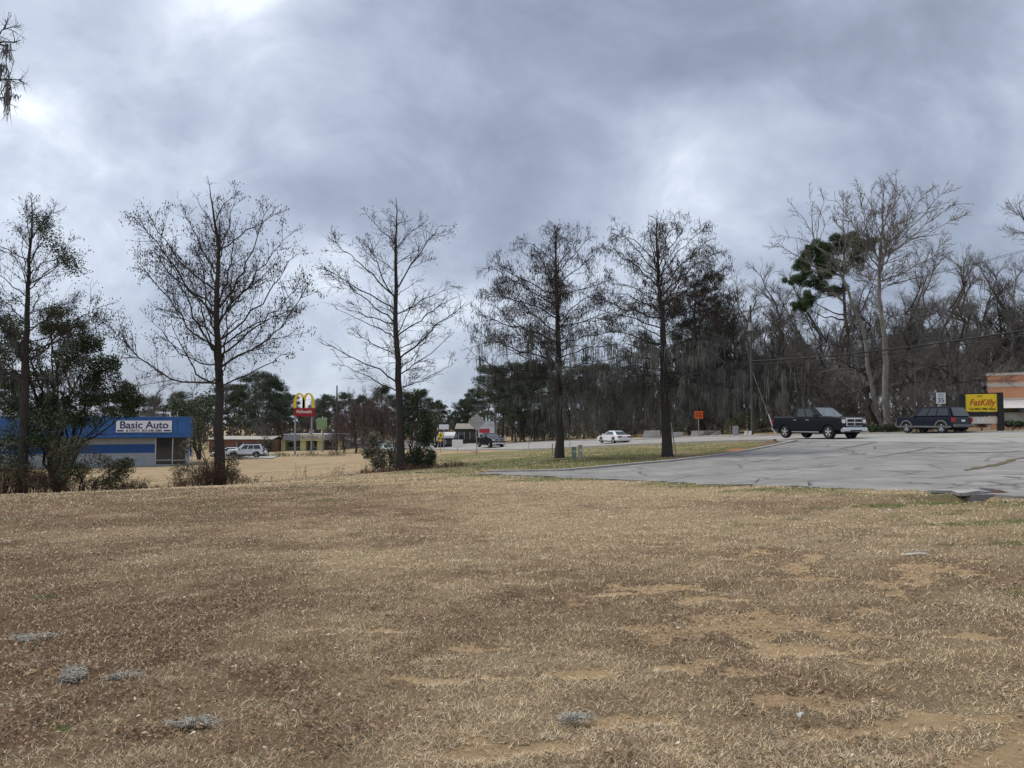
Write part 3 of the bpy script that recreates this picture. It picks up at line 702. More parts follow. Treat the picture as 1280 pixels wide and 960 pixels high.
# second tree of the row, by the blue shop
T2, _, _ = traced_tree('cypress_tree', 'bare cypress with sparse brown leaf tufts, brush at its foot, right beside the blue shop', (276, 607), 41,
    [(288, 915), (287, 760), (286, 640), (278, 480), (270, 340), (268, 240), (258, 130), (240, 60)],
    [[(272, 545), (200, 485), (130, 395), (58, 300)], [(268, 450), (180, 350), (110, 250), (60, 180)], [(284, 640), (170, 632), (80, 560), (14, 485)], [(268, 330), (190, 215), (135, 120)],
     [(283, 430), (330, 350), (370, 240), (405, 125)], [(290, 600), (390, 530), (460, 460), (540, 330)], [(292, 655), (400, 612), (520, 560)], [(283, 520), (400, 390), (470, 260)], [(270, 300), (300, 200), (332, 110)],
     [(285, 480), (360, 390), (490, 300)], [(290, 575), (430, 480), (545, 400)], [(266, 220), (235, 150), (205, 95)], [(275, 510), (190, 460), (100, 440)], [(272, 380), (150, 270), (80, 145)], [(270, 260), (350, 180), (430, 125)],
     [(266, 180), (290, 120), (330, 95)], [(280, 470), (360, 350), (450, 210)], [(280, 590), (180, 560), (90, 460)], [(278, 420), (140, 330), (55, 240)], [(287, 545), (420, 470), (520, 440)]],
    (150, 200, 2.286), 22, .27, BK, tassel=(5200, .13, .026, .22), moss=[(180, 470, .9), (215, 505, 1.0), (315, 560, 1.6), (318, 510, .8), (270, 620, 1.0)], twig=.85)
# third tree: clean narrow crown
T3, _, _ = traced_tree('cypress_tree', 'slender bare cypress with a pointed top and an evergreen bush at its foot', (502, 589), 42,
    [(285, 905), (278, 700), (272, 600), (263, 480), (262, 330), (260, 200), (262, 110), (259, 38)],
    [[(255, 360), (160, 270), (110, 225), (62, 185)], [(258, 440), (170, 370), (60, 300)], [(256, 450), (150, 410), (50, 370)], [(254, 490), (180, 450), (58, 395)], [(264, 550), (170, 500), (95, 470)],
     [(270, 635), (190, 580), (100, 540), (12, 498)], [(270, 665), (180, 620), (55, 560)], [(258, 280), (150, 190)], [(258, 190), (215, 150), (172, 105)], [(258, 130), (232, 100), (215, 85)],
     [(268, 335), (330, 240), (370, 180), (418, 132)], [(266, 420), (340, 370), (440, 308)], [(273, 560), (370, 480), (430, 440), (495, 395)], [(278, 608), (350, 560), (452, 462)], [(280, 645), (360, 625), (455, 570)],
     [(272, 525), (400, 480)], [(261, 205), (310, 155), (362, 118)], [(266, 355), (340, 310)], [(262, 255), (330, 200)], [(261, 120), (310, 108)], [(258, 400), (120, 320), (62, 290)], [(270, 490), (380, 410), (450, 370)]],
    (390, 230, 2.526), 33, .225, BK, tassel=(700, .1, .02, .6), moss=[(248, 470, .5), (280, 500, .5)], twig=.95, extra=.6)
# fourth and fifth: broad crowns hung with tassels
T4, LP4, C4_ = traced_tree('cypress_tree', 'broad dark cypress hung with seed tassels, two utility pedestals beside its trunk', (698, 571), 42,
    [(338, 880), (336, 640), (331, 400), (327, 250), (322, 55)],
    [[(325, 270), (260, 190), (188, 130)], [(324, 345), (200, 270), (80, 205)], [(326, 440), (200, 340), (105, 300)], [(328, 500), (220, 460), (130, 380)], [(330, 545), (200, 500), (110, 465), (25, 425)],
     [(332, 600), (230, 600), (160, 590), (30, 515)], [(332, 605), (230, 540), (125, 480)], [(334, 640), (240, 650), (140, 660)], [(325, 305), (180, 230), (100, 180)], [(326, 385), (200, 320), (75, 290)],
     [(329, 225), (400, 150), (450, 90)], [(330, 265), (420, 200), (490, 130)], [(331, 305), (430, 280), (515, 250)], [(333, 400), (420, 320), (505, 280)], [(334, 415), (450, 390), (565, 345)], [(334, 475), (460, 440), (570, 420)],
     [(335, 525), (450, 490), (560, 485)], [(335, 565), (430, 545), (545, 550)], [(336, 625), (430, 640), (525, 660)], [(323, 130), (290, 55)], [(323, 140), (360, 100), (385, 65)], [(324, 190), (250, 120), (215, 105)], [(325, 200), (390, 120), (405, 80)],
     [(330, 590), (200, 570), (90, 560)], [(332, 620), (450, 600), (540, 610)], [(326, 330), (240, 280), (150, 250)], [(330, 470), (180, 420), (60, 400)]],
    (580, 260, 2.825), 44, .225, BK, tassel=(7500, .26, .013, .40), moss=[(410, 600, 1.5), (420, 400, 1.2), (385, 545, 1.0), (190, 580, .5), (480, 640, 2.0), (430, 640, 2.2), (520, 480, 1.5), (300, 620, 1.2), (270, 640, 1.5), (230, 620, 1.2), (500, 560, 2), (545, 560, 2)], twig=1.35, droop=.12, extra=1.0, veil=90)
T5, LP5, C5_ = traced_tree('cypress_tree', 'broad dark mossy cypress with a pale stick leaning on its trunk beside the lot kerb', (834, 573), 40,
    [(257, 885), (248, 650), (240, 450), (235, 330), (232, 200), (228, 60)],
    [[(231, 255), (160, 170), (92, 95)], [(232, 305), (130, 220), (45, 170)], [(235, 420), (100, 370), (-5, 330)], [(236, 450), (110, 400), (10, 370)], [(238, 505), (110, 470), (-10, 455)], [(242, 565), (120, 540), (0, 560)],
     [(244, 605), (130, 610), (15, 650)], [(234, 355), (150, 300), (75, 255)], [(233, 235), (290, 140), (335, 65)], [(235, 305), (330, 210), (415, 130)], [(235, 335), (330, 250), (420, 190)], [(238, 370), (350, 300), (460, 235)],
     [(243, 525), (370, 460), (475, 420)], [(244, 565), (380, 520), (500, 500)], [(246, 605), (370, 590), (485, 595)], [(248, 645), (370, 640), (500, 660)], [(232, 200), (210, 130), (200, 65)], [(232, 195), (265, 120), (292, 50)],
     [(238, 430), (340, 370), (450, 340)], [(240, 470), (360, 420), (470, 385)], [(236, 390), (130, 330), (30, 300)], [(245, 590), (130, 580), (20, 600)], [(247, 620), (360, 620), (470, 640)], [(232, 270), (300, 180), (375, 110)], [(231, 225), (150, 130), (105, 130)], [(240, 540), (140, 510), (30, 510)], [(246, 640), (140, 650), (40, 690)]],
    (740, 250, 2.741), 55, .25, BK, tassel=(6500, .25, .013, .40), moss=[(x, y, L) for x, y, L in zip(np.linspace(10, 500, 34), [600, 560, 650, 620] * 9, [1.2, 2.0, 1.6, 2.4, .9] * 7)], twig=1.35, droop=.15, extra=1.0, veil=150)
# first tree: half hidden by vines and evergreens
T1, LP1, C1_ = traced_tree('cypress_tree', 'vine-draped bare cypress rising out of dark brambles in front of the blue shop', (30, 622), 40,
    [(70, 900), (71, 600), (64, 420), (65, 250), (75, 105), (72, 60)],
    [[(66, 255), (110, 180), (135, 115)], [(65, 335), (130, 280), (205, 250)], [(67, 505), (180, 470), (285, 440)], [(69, 545), (190, 440), (285, 380)], [(63, 345), (0, 290), (-60, 240)], [(66, 525), (-10, 420), (-90, 360)], [(66, 470), (-40, 400), (-120, 370)],
     [(65, 200), (20, 150), (-10, 110)], [(66, 180), (110, 110), (130, 75)], [(66, 310), (140, 260), (180, 190)], [(65, 390), (140, 370), (190, 350)], [(70, 600), (-30, 540), (-110, 520)], [(70, 590), (170, 560), (260, 540)], [(65, 240), (-10, 200), (-70, 170)], [(65, 280), (120, 240), (240, 220)], [(66, 420), (0, 350), (-60, 320)], [(67, 450), (160, 400), (230, 360)]],
    (0, 220, 2.286), 11, .25, BK, tassel=(1800, .12, .025, .3), moss=[(60, 640, 1.5), (20, 600, 1.5), (100, 600, 1.3)], twig=1.1, veil=50)
# vines on its crown
rs = np.random.default_rng(5)
def leaf_cloud(centres, n, rs, L, w): 
    P = np.concatenate([rs.normal(0, 1, (int(n * c[3]), 3)) * c[4:7] + c[:3] for c in centres]); return leaf_quads(P, rs, L, w)
s_ = 40 / F
def l1(px, py, dy=0): return (px / 2.286 - 30) * s_, dy, (622 - (py / 2.286 + 220)) * s_
vc = []
for p in [(75, 115), (95, 120), (115, 135), (125, 165), (130, 190), (150, 210), (170, 220), (190, 235), (200, 255), (205, 270), (105, 150), (180, 245)]: vc.append((*l1(*p), 1, .28, .25, .22))
for p in [(40, 350), (130, 375), (160, 380), (200, 420), (240, 410), (270, 450), (100, 410), (15, 420), (120, 450), (160, 480), (200, 500)]: vc.append((*l1(*p), .7, .55, .5, .18))
V_, Q_ = leaf_cloud(vc, 220, rs, .10, .03); NP().add(V_, Q_).build('vine_leaves', M_leaf_ev, T1)['kind'] = 'stuff'

def leafy_tree(name, label, px, d, seed, blobs, trunk_r, mats, n, leaf=(.09, .035), group=None, base=None, stems=1, cat='tree'):
    """broadleaf tree or shrub: blobs = (px, py, rx, rz, weight) in photograph pixels; limbs run from the base into each blob"""
    rs = np.random.default_rng(seed); s = d / F; g = on(px, d); root = empty(name, g, 0, label, cat, group)
    zg = g[2]; by = 480 + F * (math.tan(PITCH) - (zg - EYE) / d) if False else None
    pyg = 530 + (EYE - zg) / d * F
    P0 = []; cen = []
    for (bx, byy, rx, rz, wt) in blobs:
        c_ = np.array([(bx - px) * s, rs.uniform(-.5, .5) * rx * s * 1.6, (pyg - byy) * s]); cen.append((c_, rx * s, rz * s, wt))
        st = np.array([rs.normal(0, .25 if stems > 1 else .03), rs.normal(0, .2 if stems > 1 else .03), -.15])
        mid = st + (c_ - st) * [.35, .35, .55] + rs.normal(0, .1, 3)
        P0.append(curve([st, mid, c_], 9, rs, .02))
    P0 = np.array(P0); L0 = lens(P0); R0 = np.linspace(1, .2, 9)[None] * (trunk_r * (.4 + .6 * L0 / L0.max()))[:, None]
    wd = NP().add(*tubes(P0, R0, 6))
    C2, R2, _ = grow(P0, R0, 4 * L0 ** .5 + 3, rs, .35 * L0, .8, trunk_r * .18, 5, .3, .1); wd.add(*tubes(C2, R2, 4))
    wd.build('trunk', mats[0], root, smooth=True)
    pts = []
    for (c_, rx, rz, wt) in cen:
        k = int(n * wt); q = unit(rs.normal(0, 1, (k, 3))) * (rs.uniform(0, 1, (k, 1)) ** .45); q *= 1 + .35 * (fbm(q[:, 0] * 3 + c_[0], q[:, 2] * 3 + q[:, 1] * 2, .9, seed)[:, None] - .5)
        q = q[fbm(q[:, 0] * rx + c_[0] + q[:, 1] * rx, q[:, 2] * rz + c_[2] - q[:, 1] * rx, .45, seed + 3) > .44]
        pts.append(c_ + q * [rx, rx, rz])
    pts = np.concatenate(pts); pts = pts[pts[:, 2] > .02]
    V, Q = leaf_quads(pts, rs, leaf[0], leaf[1]); NP().add(V, Q).build('crown', mats[1], root)
    sel = pts[rs.choice(len(pts), min(len(pts), n // 4 + 20))]; j = rs.integers(0, len(C2), len(sel)) 
    dd = unit(rs.normal(0, 1, (len(sel), 3)) + [0, 0, .4]); tw = sel[:, None] - dd[:, None] * np.linspace(.35, 0, 3)[None, :, None]
    NP().add(*tubes(tw, np.tile([.007, .005, .003], (len(sel), 1)), 3)).build('twigs', M_twig, root)['kind'] = 'stuff'
    return root
EV = (M_bark, M_leaf_ev); OL = (M_bark, M_leaf_ol)
leafy_tree('live_oak', 'dense evergreen oak spreading low branches in front of the blue shop roof', 75, 43, 61,
    [(60, 470, 26, 18, 1), (95, 450, 25, 16, 1), (120, 470, 24, 18, 1.2), (145, 490, 24, 15, 1.1), (165, 500, 16, 10, .7), (30, 480, 24, 18, .9), (90, 500, 30, 16, 1.1), (5, 470, 22, 16, .8), (125, 500, 25, 9, .7), (100, 430, 20, 10, .5), (-30, 460, 30, 20, .6), (40, 440, 22, 16, .8), (70, 520, 34, 16, 1.1), (20, 510, 30, 18, 1.1), (150, 515, 24, 9, .7), (110, 525, 28, 10, .8), (60, 410, 16, 10, .5), (60, 390, 18, 9, .5), (85, 410, 20, 11, .7), (110, 430, 20, 12, .8), (20, 420, 20, 14, .8), (135, 455, 20, 12, .8), (0, 440, 22, 16, .8), (5, 400, 16, 10, .4)], .10, EV, 2600, (.12, .042))
leafy_tree('shrub', 'dark evergreen shrub in the brambles reaching out before the shop wall', 110, 39.5, 62,
    [(120, 580, 22, 14, 1), (145, 590, 18, 13, 1), (95, 590, 18, 16, .9), (160, 578, 12, 7, .5), (130, 603, 24, 9, .8), (70, 575, 16, 16, .6), (100, 560, 26, 16, 1), (50, 600, 30, 12, 1), (20, 590, 26, 16, 1)], .05, OL, 1700, (.085, .032), stems=3, cat='shrub')
leafy_tree('shrub', 'evergreen bush wrapped round the trunk of the slender pointed cypress', 520, 42.5, 63,
    [(525, 560, 14, 20, 1), (535, 545, 11, 14, .7), (515, 575, 13, 12, .9), (528, 520, 12, 18, .7), (520, 500, 8, 14, .4), (540, 570, 7, 9, .4), (538, 530, 8, 12, .4), (510, 540, 10, 16, .5), (530, 580, 16, 8, .7)], .05, EV, 2000, (.09, .035), stems=3, cat='shrub')
leafy_tree('shrub', 'olive green bush with pale leaf backs left of the slender cypress trunk', 482, 42.2, 64,
    [(475, 560, 13, 12, 1), (468, 548, 9, 9, .7), (485, 570, 12, 12, 1), (492, 553, 8, 10, .5), (476, 578, 12, 8, .7), (462, 565, 9, 9, .6), (490, 580, 12, 8, .7)], .04, (M_bark, mat('leaf_pale', (.16, .15, .095), .6, island=.6)), 1500, (.1, .038), stems=3, cat='shrub')
leafy_tree('shrub', 'leafy green sapling growing against the foot of the tufted cypress', 262, 40.8, 65,
    [(255, 548, 13, 16, 1), (240, 560, 11, 12, .8), (268, 560, 10, 16, .8), (250, 530, 9, 10, .5), (290, 575, 12, 14, .7), (235, 585, 16, 10, .8), (265, 590, 20, 9, .9), (292, 592, 12, 8, .6)], .03, OL, 900, (.08, .03), stems=3, cat='shrub')
def brush(name, label, px, d, seed, w, dep, h, n, leafn, mt=M_twig_red, lm=M_leaf_dead, cat='brush', group=None):
    rs = np.random.default_rng(seed); g = on(px, d); root = empty(name, g, 0, label, cat, group)
    p = np.c_[rs.normal(0, w / 2.2, n), rs.normal(0, dep / 2.2, n)]
    hh = h * rs.uniform(.35, 1.1, n) * np.clip(1.15 - np.abs(p[:, 0]) / w, .3, 1)
    lean = rs.normal(0, .22, (n, 2)); s = np.linspace(0, 1, 6)[None, :]
    zg = height(p[:, 0] + g[0], p[:, 1] + g[1]) - g[2] - .05
    C = np.stack([p[:, :1] + lean[:, :1] * hh[:, None] * s ** 1.5, p[:, 1:] + lean[:, 1:] * hh[:, None] * s ** 1.5, zg[:, None] + hh[:, None] * (s - .18 * s ** 3)], -1); C += rs.normal(0, .015, C.shape) * (s[..., None] > 0)
    R = rs.uniform(.004, .01, n)[:, None] * np.linspace(1, .4, 6)[None]
    C2, R2, _ = grow(C, R, 4, rs, .32 * hh, .6, .0045, 4, .25, .15)
    st = NP().add(*tubes(C, R, 3)).add(*tubes(C2, R2, 3)); st.build('stems', mt, root)['kind'] = 'stuff'
    pool = np.concatenate([C2.reshape(-1, 3), C[:, 3:].reshape(-1, 3)]); q = pool[rs.integers(0, len(pool), leafn)] + rs.normal(0, .04, (leafn, 3))
    V, Q = leaf_quads(q, rs, .07, .02); NP().add(V, Q).build('dry_leaves', lm, root)['kind'] = 'stuff'
    return root
brush('bramble', 'tangle of reddish brown brambles round the vine-draped cypress', 40, 40, 71, 4.6, 1.8, 2.1, 620, 6000)
brush('bramble', 'dry brown bramble edge trailing right from the evergreen shrub', 165, 40, 72, 1.9, .8, .8, 260, 1200)
brush('bramble', 'brown weedy brush heaped round the foot of the tufted cypress', 268, 40.5, 73, 2.1, .9, 1.6, 520, 2600)
brush('bramble', 'thin red brown stems standing left of the tufted cypress', 225, 40.5, 74, .8, .5, 1.3, 60, 120)
brush('bramble', 'low dead weeds at the foot of the slender cypress', 500, 41.2, 75, 3.2, .7, .45, 260, 800)
brush('weed', 'small straw coloured weed left of the slender cypress bushes', 457, 41.5, 76, .35, .3, .75, 30, 160, mat('weed_straw', (.3, .22, .13), .9, island=.3))
brush('weed', 'sparse dead weed stalks standing alone in the strip behind the row', 425, 43, 77, .5, .3, .8, 22, 30)
brush('weed', 'pair of tall thin dead stalks between two cypresses', 375, 43, 78, 1.0, .3, 1.0, 14, 10)
brush('bramble', 'low dark weeds trailing right of the slender cypress', 565, 41, 79, 1.6, .5, .4, 150, 400)
leafy_tree('shrub', 'dark evergreen undergrowth hanging over the brambles by the vine-draped cypress', 15, 40.6, 66, [(10, 545, 22, 20, 1), (40, 530, 20, 22, 1), (-15, 560, 22, 25, 1), (60, 550, 18, 14, .8), (20, 580, 24, 14, .8), (75, 525, 22, 18, 1), (30, 560, 30, 20, 1)], .05, EV, 1700, (.095, .035), stems=3, cat='shrub')

# ---- generic bare trees of the wood
def bare_proto(seed, H, r, spread, n1, ang, mats, twig=1.0, moss=0, cb=.3, wob=.03, k3=4.2, twr=1.0):
    """returns list of (part name, mesh, material)"""
    rs = np.random.default_rng(seed)
    tp = np.array([(0, 0, -.3), (0, 0, H * .25), (rs.normal(0, .04) * H, rs.normal(0, .04) * H, H * .55), (rs.normal(0, .08) * H, rs.normal(0, .08) * H, H)])
    TR = curve(tp, 18, rs, wob * .3); hh = np.clip(TR[:, 2] / H, 0, 1); tr = r * (1 - hh) ** .8 + .02
    C1, R1, _ = grow(TR[None], tr[None], n1 * 1.3, rs, H * spread, ang, r * .27, 10, cb, .25, .14, tipscale=.75)
    L1 = lens(C1); R1 = R1 * np.clip(L1 / L1.mean(), .5, 1.5)[:, None]
    C2, R2, _ = grow(C1, R1, 1.5 * L1 * twig + 2, rs, .52 * L1 + .6, .62, np.clip(R1[:, 4] * .45, .012, .035), 6, .2, .15, .2)
    L2 = lens(C2); C3, R3, _ = grow(C2, R2, k3 * .8 * L2 * twig, rs, .42 * L2 + .35, .65, .0085 * twr, 4, .15, .12, .2)
    L3 = lens(C3); C4, R4, _ = grow(C3, R3, k3 * .85 * L3 * twig, rs, .5 * L3 + .18, .6, .0068 * twr, 2, .15, .1, .2)
    out = [('trunk', NP().add(*tubes(TR[None], tr[None], 10)).add(*tubes(C1, R1, 6)).mesh('trunk', True), mats[0]),
           ('crown', NP().add(*tubes(C2, R2, 4)).add(*tubes(C3, R3, 3)).add(*tubes(C4, R4, 3)).mesh('crown'), mats[1])]
    if moss:
        pool = np.concatenate([C1[:, 3:].reshape(-1, 3), C2[:, 2:].reshape(-1, 3)]); pool = pool[(pool[:, 2] > 2.2)]
        wgt = np.exp(-pool[:, 2] / (H * .35)); A = pool[rs.choice(len(pool), moss, p=wgt / wgt.sum())]
        L = np.minimum(rs.uniform(.5, 3.2, moss), A[:, 2] - .7)
        V, Q = moss_mesh(A, rs, L, 9, .017, .16); out.append(('spanish_moss', NP().add(V, Q).mesh('moss'), M_moss))
    return out
GB = (M_bark_grey, M_twig_grey)
PROTO = {'a': bare_proto(101, 16, .22, .34, 20, .75, GB, twr=1.6), 'b': bare_proto(102, 18, .26, .38, 16, .65, GB, wob=.06, twr=1.6), 'c': bare_proto(103, 14, .2, .42, 18, .9, (M_bark, M_twig_grey), wob=.1, twr=1.6),
         'm': bare_proto(104, 13, .2, .40, 22, .95, (M_bark, M_twig), moss=130, cb=.2, twr=1.6), 'n': bare_proto(105, 11, .17, .45, 20, 1.05, (M_bark_grey, M_twig), moss=130, cb=.15, wob=.08, twr=1.6),
         's': bare_proto(106, 7.5, .1, .4, 22, .8, (M_bark_grey, M_twig_grey), cb=.1, twr=1.5), 'p': bare_proto(107, 15, .2, .36, 18, .7, (M_bark_pale, mat('twig_pale', (.2, .18, .16), .95, island=.3)), twr=1.5),
         'r': bare_proto(108, 8.5, .14, .5, 26, 1.0, (M_bark, mat('twig_dull_red', (.115, .085, .075), .95, island=.3)), cb=.12, twr=1.6, twig=1.2)}
def place(key, name, label, px, Y, scale, rz, group=None, cat='tree', sz=1.0):
    g = on(px, Y); root = empty(name, g, rz, label, cat, group); root.scale = (scale, scale, scale * sz)
    for nm, me_, mt in PROTO[key]:
        q_ = link(nm, me_, mt, root)
        if nm == 'spanish_moss': q_['kind'] = 'stuff'
    return root

# needle trees
def pine_proto(seed, H, r, blobs, n, L=.28, w=.022, needle=None, bare=.45):
    rs = np.random.default_rng(seed)
    TR = curve([(0, 0, -.3), (rs.normal(0, .15), rs.normal(0, .15), H * .4), (rs.normal(0, .4), rs.normal(0, .4), H * .75), (0, 0, H)], 14, rs, .003); tr = r * np.linspace(1, .15, 14) ** .8
    br = []; pts = []
    for i in range(blobs):
        f = bare + (1 - bare) * (i + .5) / blobs; p0 = samp(TR[None], np.array([[f * .97]]))[0][0, 0]; a = rs.uniform(0, 2 * PI); R = H * (.30 * (1 - (f - bare) / (1 - bare)) ** .7 + .05) * rs.uniform(.6, 1.15)
        c_ = p0 + np.array([math.cos(a) * R, math.sin(a) * R, rs.uniform(-.02, .1) * H * .5]); br.append(curve([p0, p0 * .5 + c_ * .5 + [0, 0, -.05 * R], c_], 6, rs, .02))
        k = n // blobs; rad = H * rs.uniform(.045, .115); q = unit(rs.normal(0, 1, (k, 3))) * rs.uniform(.2, 1, (k, 1)) ** .5; pts.append(c_ + q * rad * [1.25, 1.25, .62])
    br = np.array(br); pts = np.concatenate(pts)
    k = 5; P = np.repeat(pts, k, 0); d = unit(rs.normal(0, 1, P.shape) + [0, 0, .5]); V, Q = leaf_quads(P, rs, L, w, d, .1)
    return [('trunk', NP().add(*tubes(TR[None], tr[None], 9)).add(*tubes(br, np.linspace(r * .28, r * .06, 6)[None].repeat(len(br), 0), 5)).mesh('trunk', True), M_bark_pine), ('crown', NP().add(V, Q).mesh('crown'), needle or M_needle)]
PROTO['e'] = pine_proto(201, 15, .2, 34, 3600, .45, .03, M_needle_far)
PROTO['f'] = pine_proto(202, 13, .18, 38, 3900, .45, .032, M_needle_far, bare=.3)
PROTO['g'] = pine_proto(203, 9, .16, 34, 5200, .36, .03, M_needle_far, bare=.08)

# the wood beyond the road
rs = np.random.default_rng(900)
def far_side(px, off):
    """distance Y where the column of this pixel meets the line 'off' metres across the road centre"""
    u = (px - 640) / F; c0 = RC + RN * off
    # c0 + t*RD = (u*Y, Y)
    t = (c0[0] - u * c0[1]) / (u * RD[1] - RD[0]); return c0[1] + t * RD[1]
LABS = {'a': 'upswept grey bare hardwood', 'b': 'wavering tall grey bare hardwood', 'c': 'crooked dark-barked bare hardwood', 'm': 'dark tree draped with moss',
        'n': 'low grey tree curtained with moss', 's': 'thin bare sapling', 'p': 'pale-barked bare tree'}
GRP = 'bare trees of the wood across the road'
def wood(key, px, off, sc_, sz=1.0):
    zone = 'beyond the white sedan' if px < 800 else 'behind the orange work sign' if px < 960 else 'above the black pickup' if px < 1105 else 'above the dark blue vehicle' if px < 1215 else 'behind the restaurant'
    deep = 'at the wood edge' if off < 18 else 'inside the wood' if off < 34 else 'deep in the wood'
    Y = far_side(px, off); place(key, 'bare_tree', LABS[key] + ' ' + deep + ' ' + zone, px, Y, sc_, rs.uniform(0, 6.28), GRP, sz=sz)
# right hand wood: tall
for px, key, off, s0 in [(885, 'b', 22, .98), (898, 'a', 24, 1.08), (915, 'p', 26, 1.15), (930, 'a', 34, 1.15), (945, 'b', 34, 1.05), (965, 'a', 26, 1.2), (975, 'p', 34, 1.15), (985, 'c', 20, 1.05), (1010, 'b', 32, 1.0), (1030, 'c', 18, .8), (1060, 'a', 36, .9), (1085, 'm', 20, .9), (1125, 'c', 22, .95), (1140, 'b', 30, .85),
                         (1160, 'a', 24, .92), (1180, 'c', 18, .9), (1195, 'b', 28, .86), (1212, 'a', 34, .98), (1235, 'c', 36, .95), (1255, 'b', 38, .95), (1270, 'a', 36, .95), (1290, 'p', 42, 1.05), (1320, 'b', 40, 1.15), (1355, 'a', 38, 1.0)]:
    wood(key, px, off, 1.07 * s0 * rs.uniform(.95, 1.05))
for px in np.linspace(880, 1205, 17): wood(rs.choice(['s', 's', 'c', 's']), px + rs.uniform(-8, 8), rs.uniform(12.5, 17), rs.uniform(.65, 1.05))
for px in np.linspace(860, 1340, 20): wood(rs.choice(['a', 'b', 'c', 'm']), px + rs.uniform(-10, 10), rs.uniform(36, 55), rs.uniform(.95, 1.2))
for px in np.linspace(850, 1330, 34): wood(rs.choice(['a', 'c', 'm', 's', 'n', 'b']), px + rs.uniform(-8, 8), rs.uniform(30, 75), rs.uniform(.75, 1.0))
for px in np.linspace(640, 880, 18): wood(rs.choice(['m', 'n', 's']), px + rs.uniform(-8, 8), rs.uniform(30, 60), rs.uniform(.6, .85))
# moss-hung trees in the middle
for px, key, off, s0 in [(655, 'n', 14, .75), (672, 'm', 20, .8), (690, 'n', 16, .85), (712, 'm', 14, .85), (728, 'n', 18, .95), (742, 'm', 24, .9), (757, 'n', 13, .9), (772, 'm', 17, .95), (790, 'n', 15, 1.0), (806, 'm', 20, 1.0), (822, 'n', 14, 1.0), (845, 'm', 16, 1.0),
                         (862, 'n', 13.5, 1.0), (878, 'm', 18, 1.05), (900, 'n', 14, 1.1), (920, 'm', 16, 1.05), (948, 'n', 15, 1.05), (968, 'm', 19, 1.0), (992, 'n', 14, .9), (640, 'm', 30, .8), (665, 'a', 34, .62), (700, 'm', 32, .85), (735, 'a', 36, .75), (780, 'm', 34, 1.0), (815, 'a', 34, .9), (850, 'a', 30, .95), (870, 'm', 36, 1.1)]:
    wood(key, px, off, s0)
# tall pale tree and the pine beside it
traced_tree('sycamore_tree', 'tall pale-barked bare tree towering over the wood above the parked-looking dark cars', (1109, 540), far_side(1109, 12.5),
    [(560, 905), (556, 700), (548, 560), (538, 440), (541, 330), (556, 200), (562, 60)],
    [[(541, 355), (470, 240), (400, 90)], [(543, 335), (500, 220), (480, 85)], [(556, 225), (590, 150), (640, 70)], [(545, 325), (660, 240), (770, 150)], [(541, 400), (640, 360), (740, 310), (825, 245)], [(548, 300), (620, 200), (700, 100)], [(540, 380), (470, 300), (380, 180)],
     [(541, 345), (600, 250), (690, 180)], [(550, 250), (520, 160), (520, 70)], [(545, 310), (640, 270), (780, 200)], [(540, 370), (580, 300), (660, 120)], [(538, 430), (600, 400), (700, 390)], [(540, 420), (470, 380), (400, 330)]],
    (900, 200, 2.667), 301, .27, (M_bark_pale, M_twig_grey), twig=.8, extra=.8, flare=1.2, twr=1.6, limb_r=.95)
traced_tree('sycamore_tree', 'leaning pale trunk with long bare limbs reaching left over the pine', (1100, 540), far_side(1100, 13.5),
    [(535, 905), (495, 680), (482, 570), (440, 470), (415, 380), (375, 310), (330, 265), (325, 130)],
    [[(415, 390), (330, 360), (250, 330), (170, 290)], [(360, 300), (290, 260), (195, 240)], [(340, 275), (300, 200), (250, 150)], [(480, 560), (520, 480), (530, 440)], [(460, 500), (380, 450), (300, 400)], [(400, 350), (440, 240), (440, 120)], [(345, 280), (370, 200), (320, 115)], [(485, 585), (560, 545), (640, 520)]],
    (900, 200, 2.667), 302, .21, (M_bark_pale, M_twig_grey), twig=.7, extra=.5, flare=1.2, twr=1.6, limb_r=.9)
def needle_tree(name, label, px, d, seed, blobs, r, n, L=.3, w=.024, needle=None):
    rs = np.random.default_rng(seed); s = d / F; g = on(px, d); root = empty(name, g, 0, label, 'tree'); pyg = 530 + (EYE - g[2]) / d * F
    top = min(b[1] for b in blobs); H = (pyg - top) * s * .95
    TR = curve([(0, 0, -.3), (.2, 0, H * .4), (-.2, 0, H * .75), (0, 0, H)], 14, rs, .003); tr = r * np.linspace(1, .15, 14) ** .8; br = []; pts = []
    for bx, by_, rx, rz, wt in blobs:
        rx, rz = rx * 1.3, rz * 1.4
        c_ = np.array([(bx - px) * s, rs.uniform(-.9, .9), (pyg - by_) * s]); zz = max(.4 * H, c_[2] - 1.4); p0 = np.array([np.interp(zz, TR[:, 2], TR[:, 0]), 0, zz]); br.append(curve([p0, p0 * .5 + c_ * .5 + [0, 0, -.2], c_], 7, rs, .03))
        for kk in range(18):
            sub = c_ + unit(rs.normal(0, 1, 3)) * [rx * s * 1.2, rx * s, rz * s * 1.1] * rs.uniform(.3, 1); k = int(n * wt / 18 * rs.uniform(.4, 1.6)); q = unit(rs.normal(0, 1, (k, 3))) * rs.uniform(.1, 1, (k, 1)) ** .5; pts.append(sub + q * rs.uniform(.2, .42) * [rx * s, rx * s, rz * s * 1.15])
    br = np.array(br); P = np.repeat(np.concatenate(pts), 6, 0); V, Q = leaf_quads(P, rs, L, w, unit(rs.normal(0, 1, P.shape) + [0, 0, .4]), .1)
    NP().add(*tubes(TR[None], tr[None], 9)).add(*tubes(br, np.linspace(r * .35, r * .08, 7)[None].repeat(len(br), 0), 5)).build('trunk', M_bark_pine, root, smooth=True); NP().add(V, Q).build('crown', needle or M_needle, root); return root
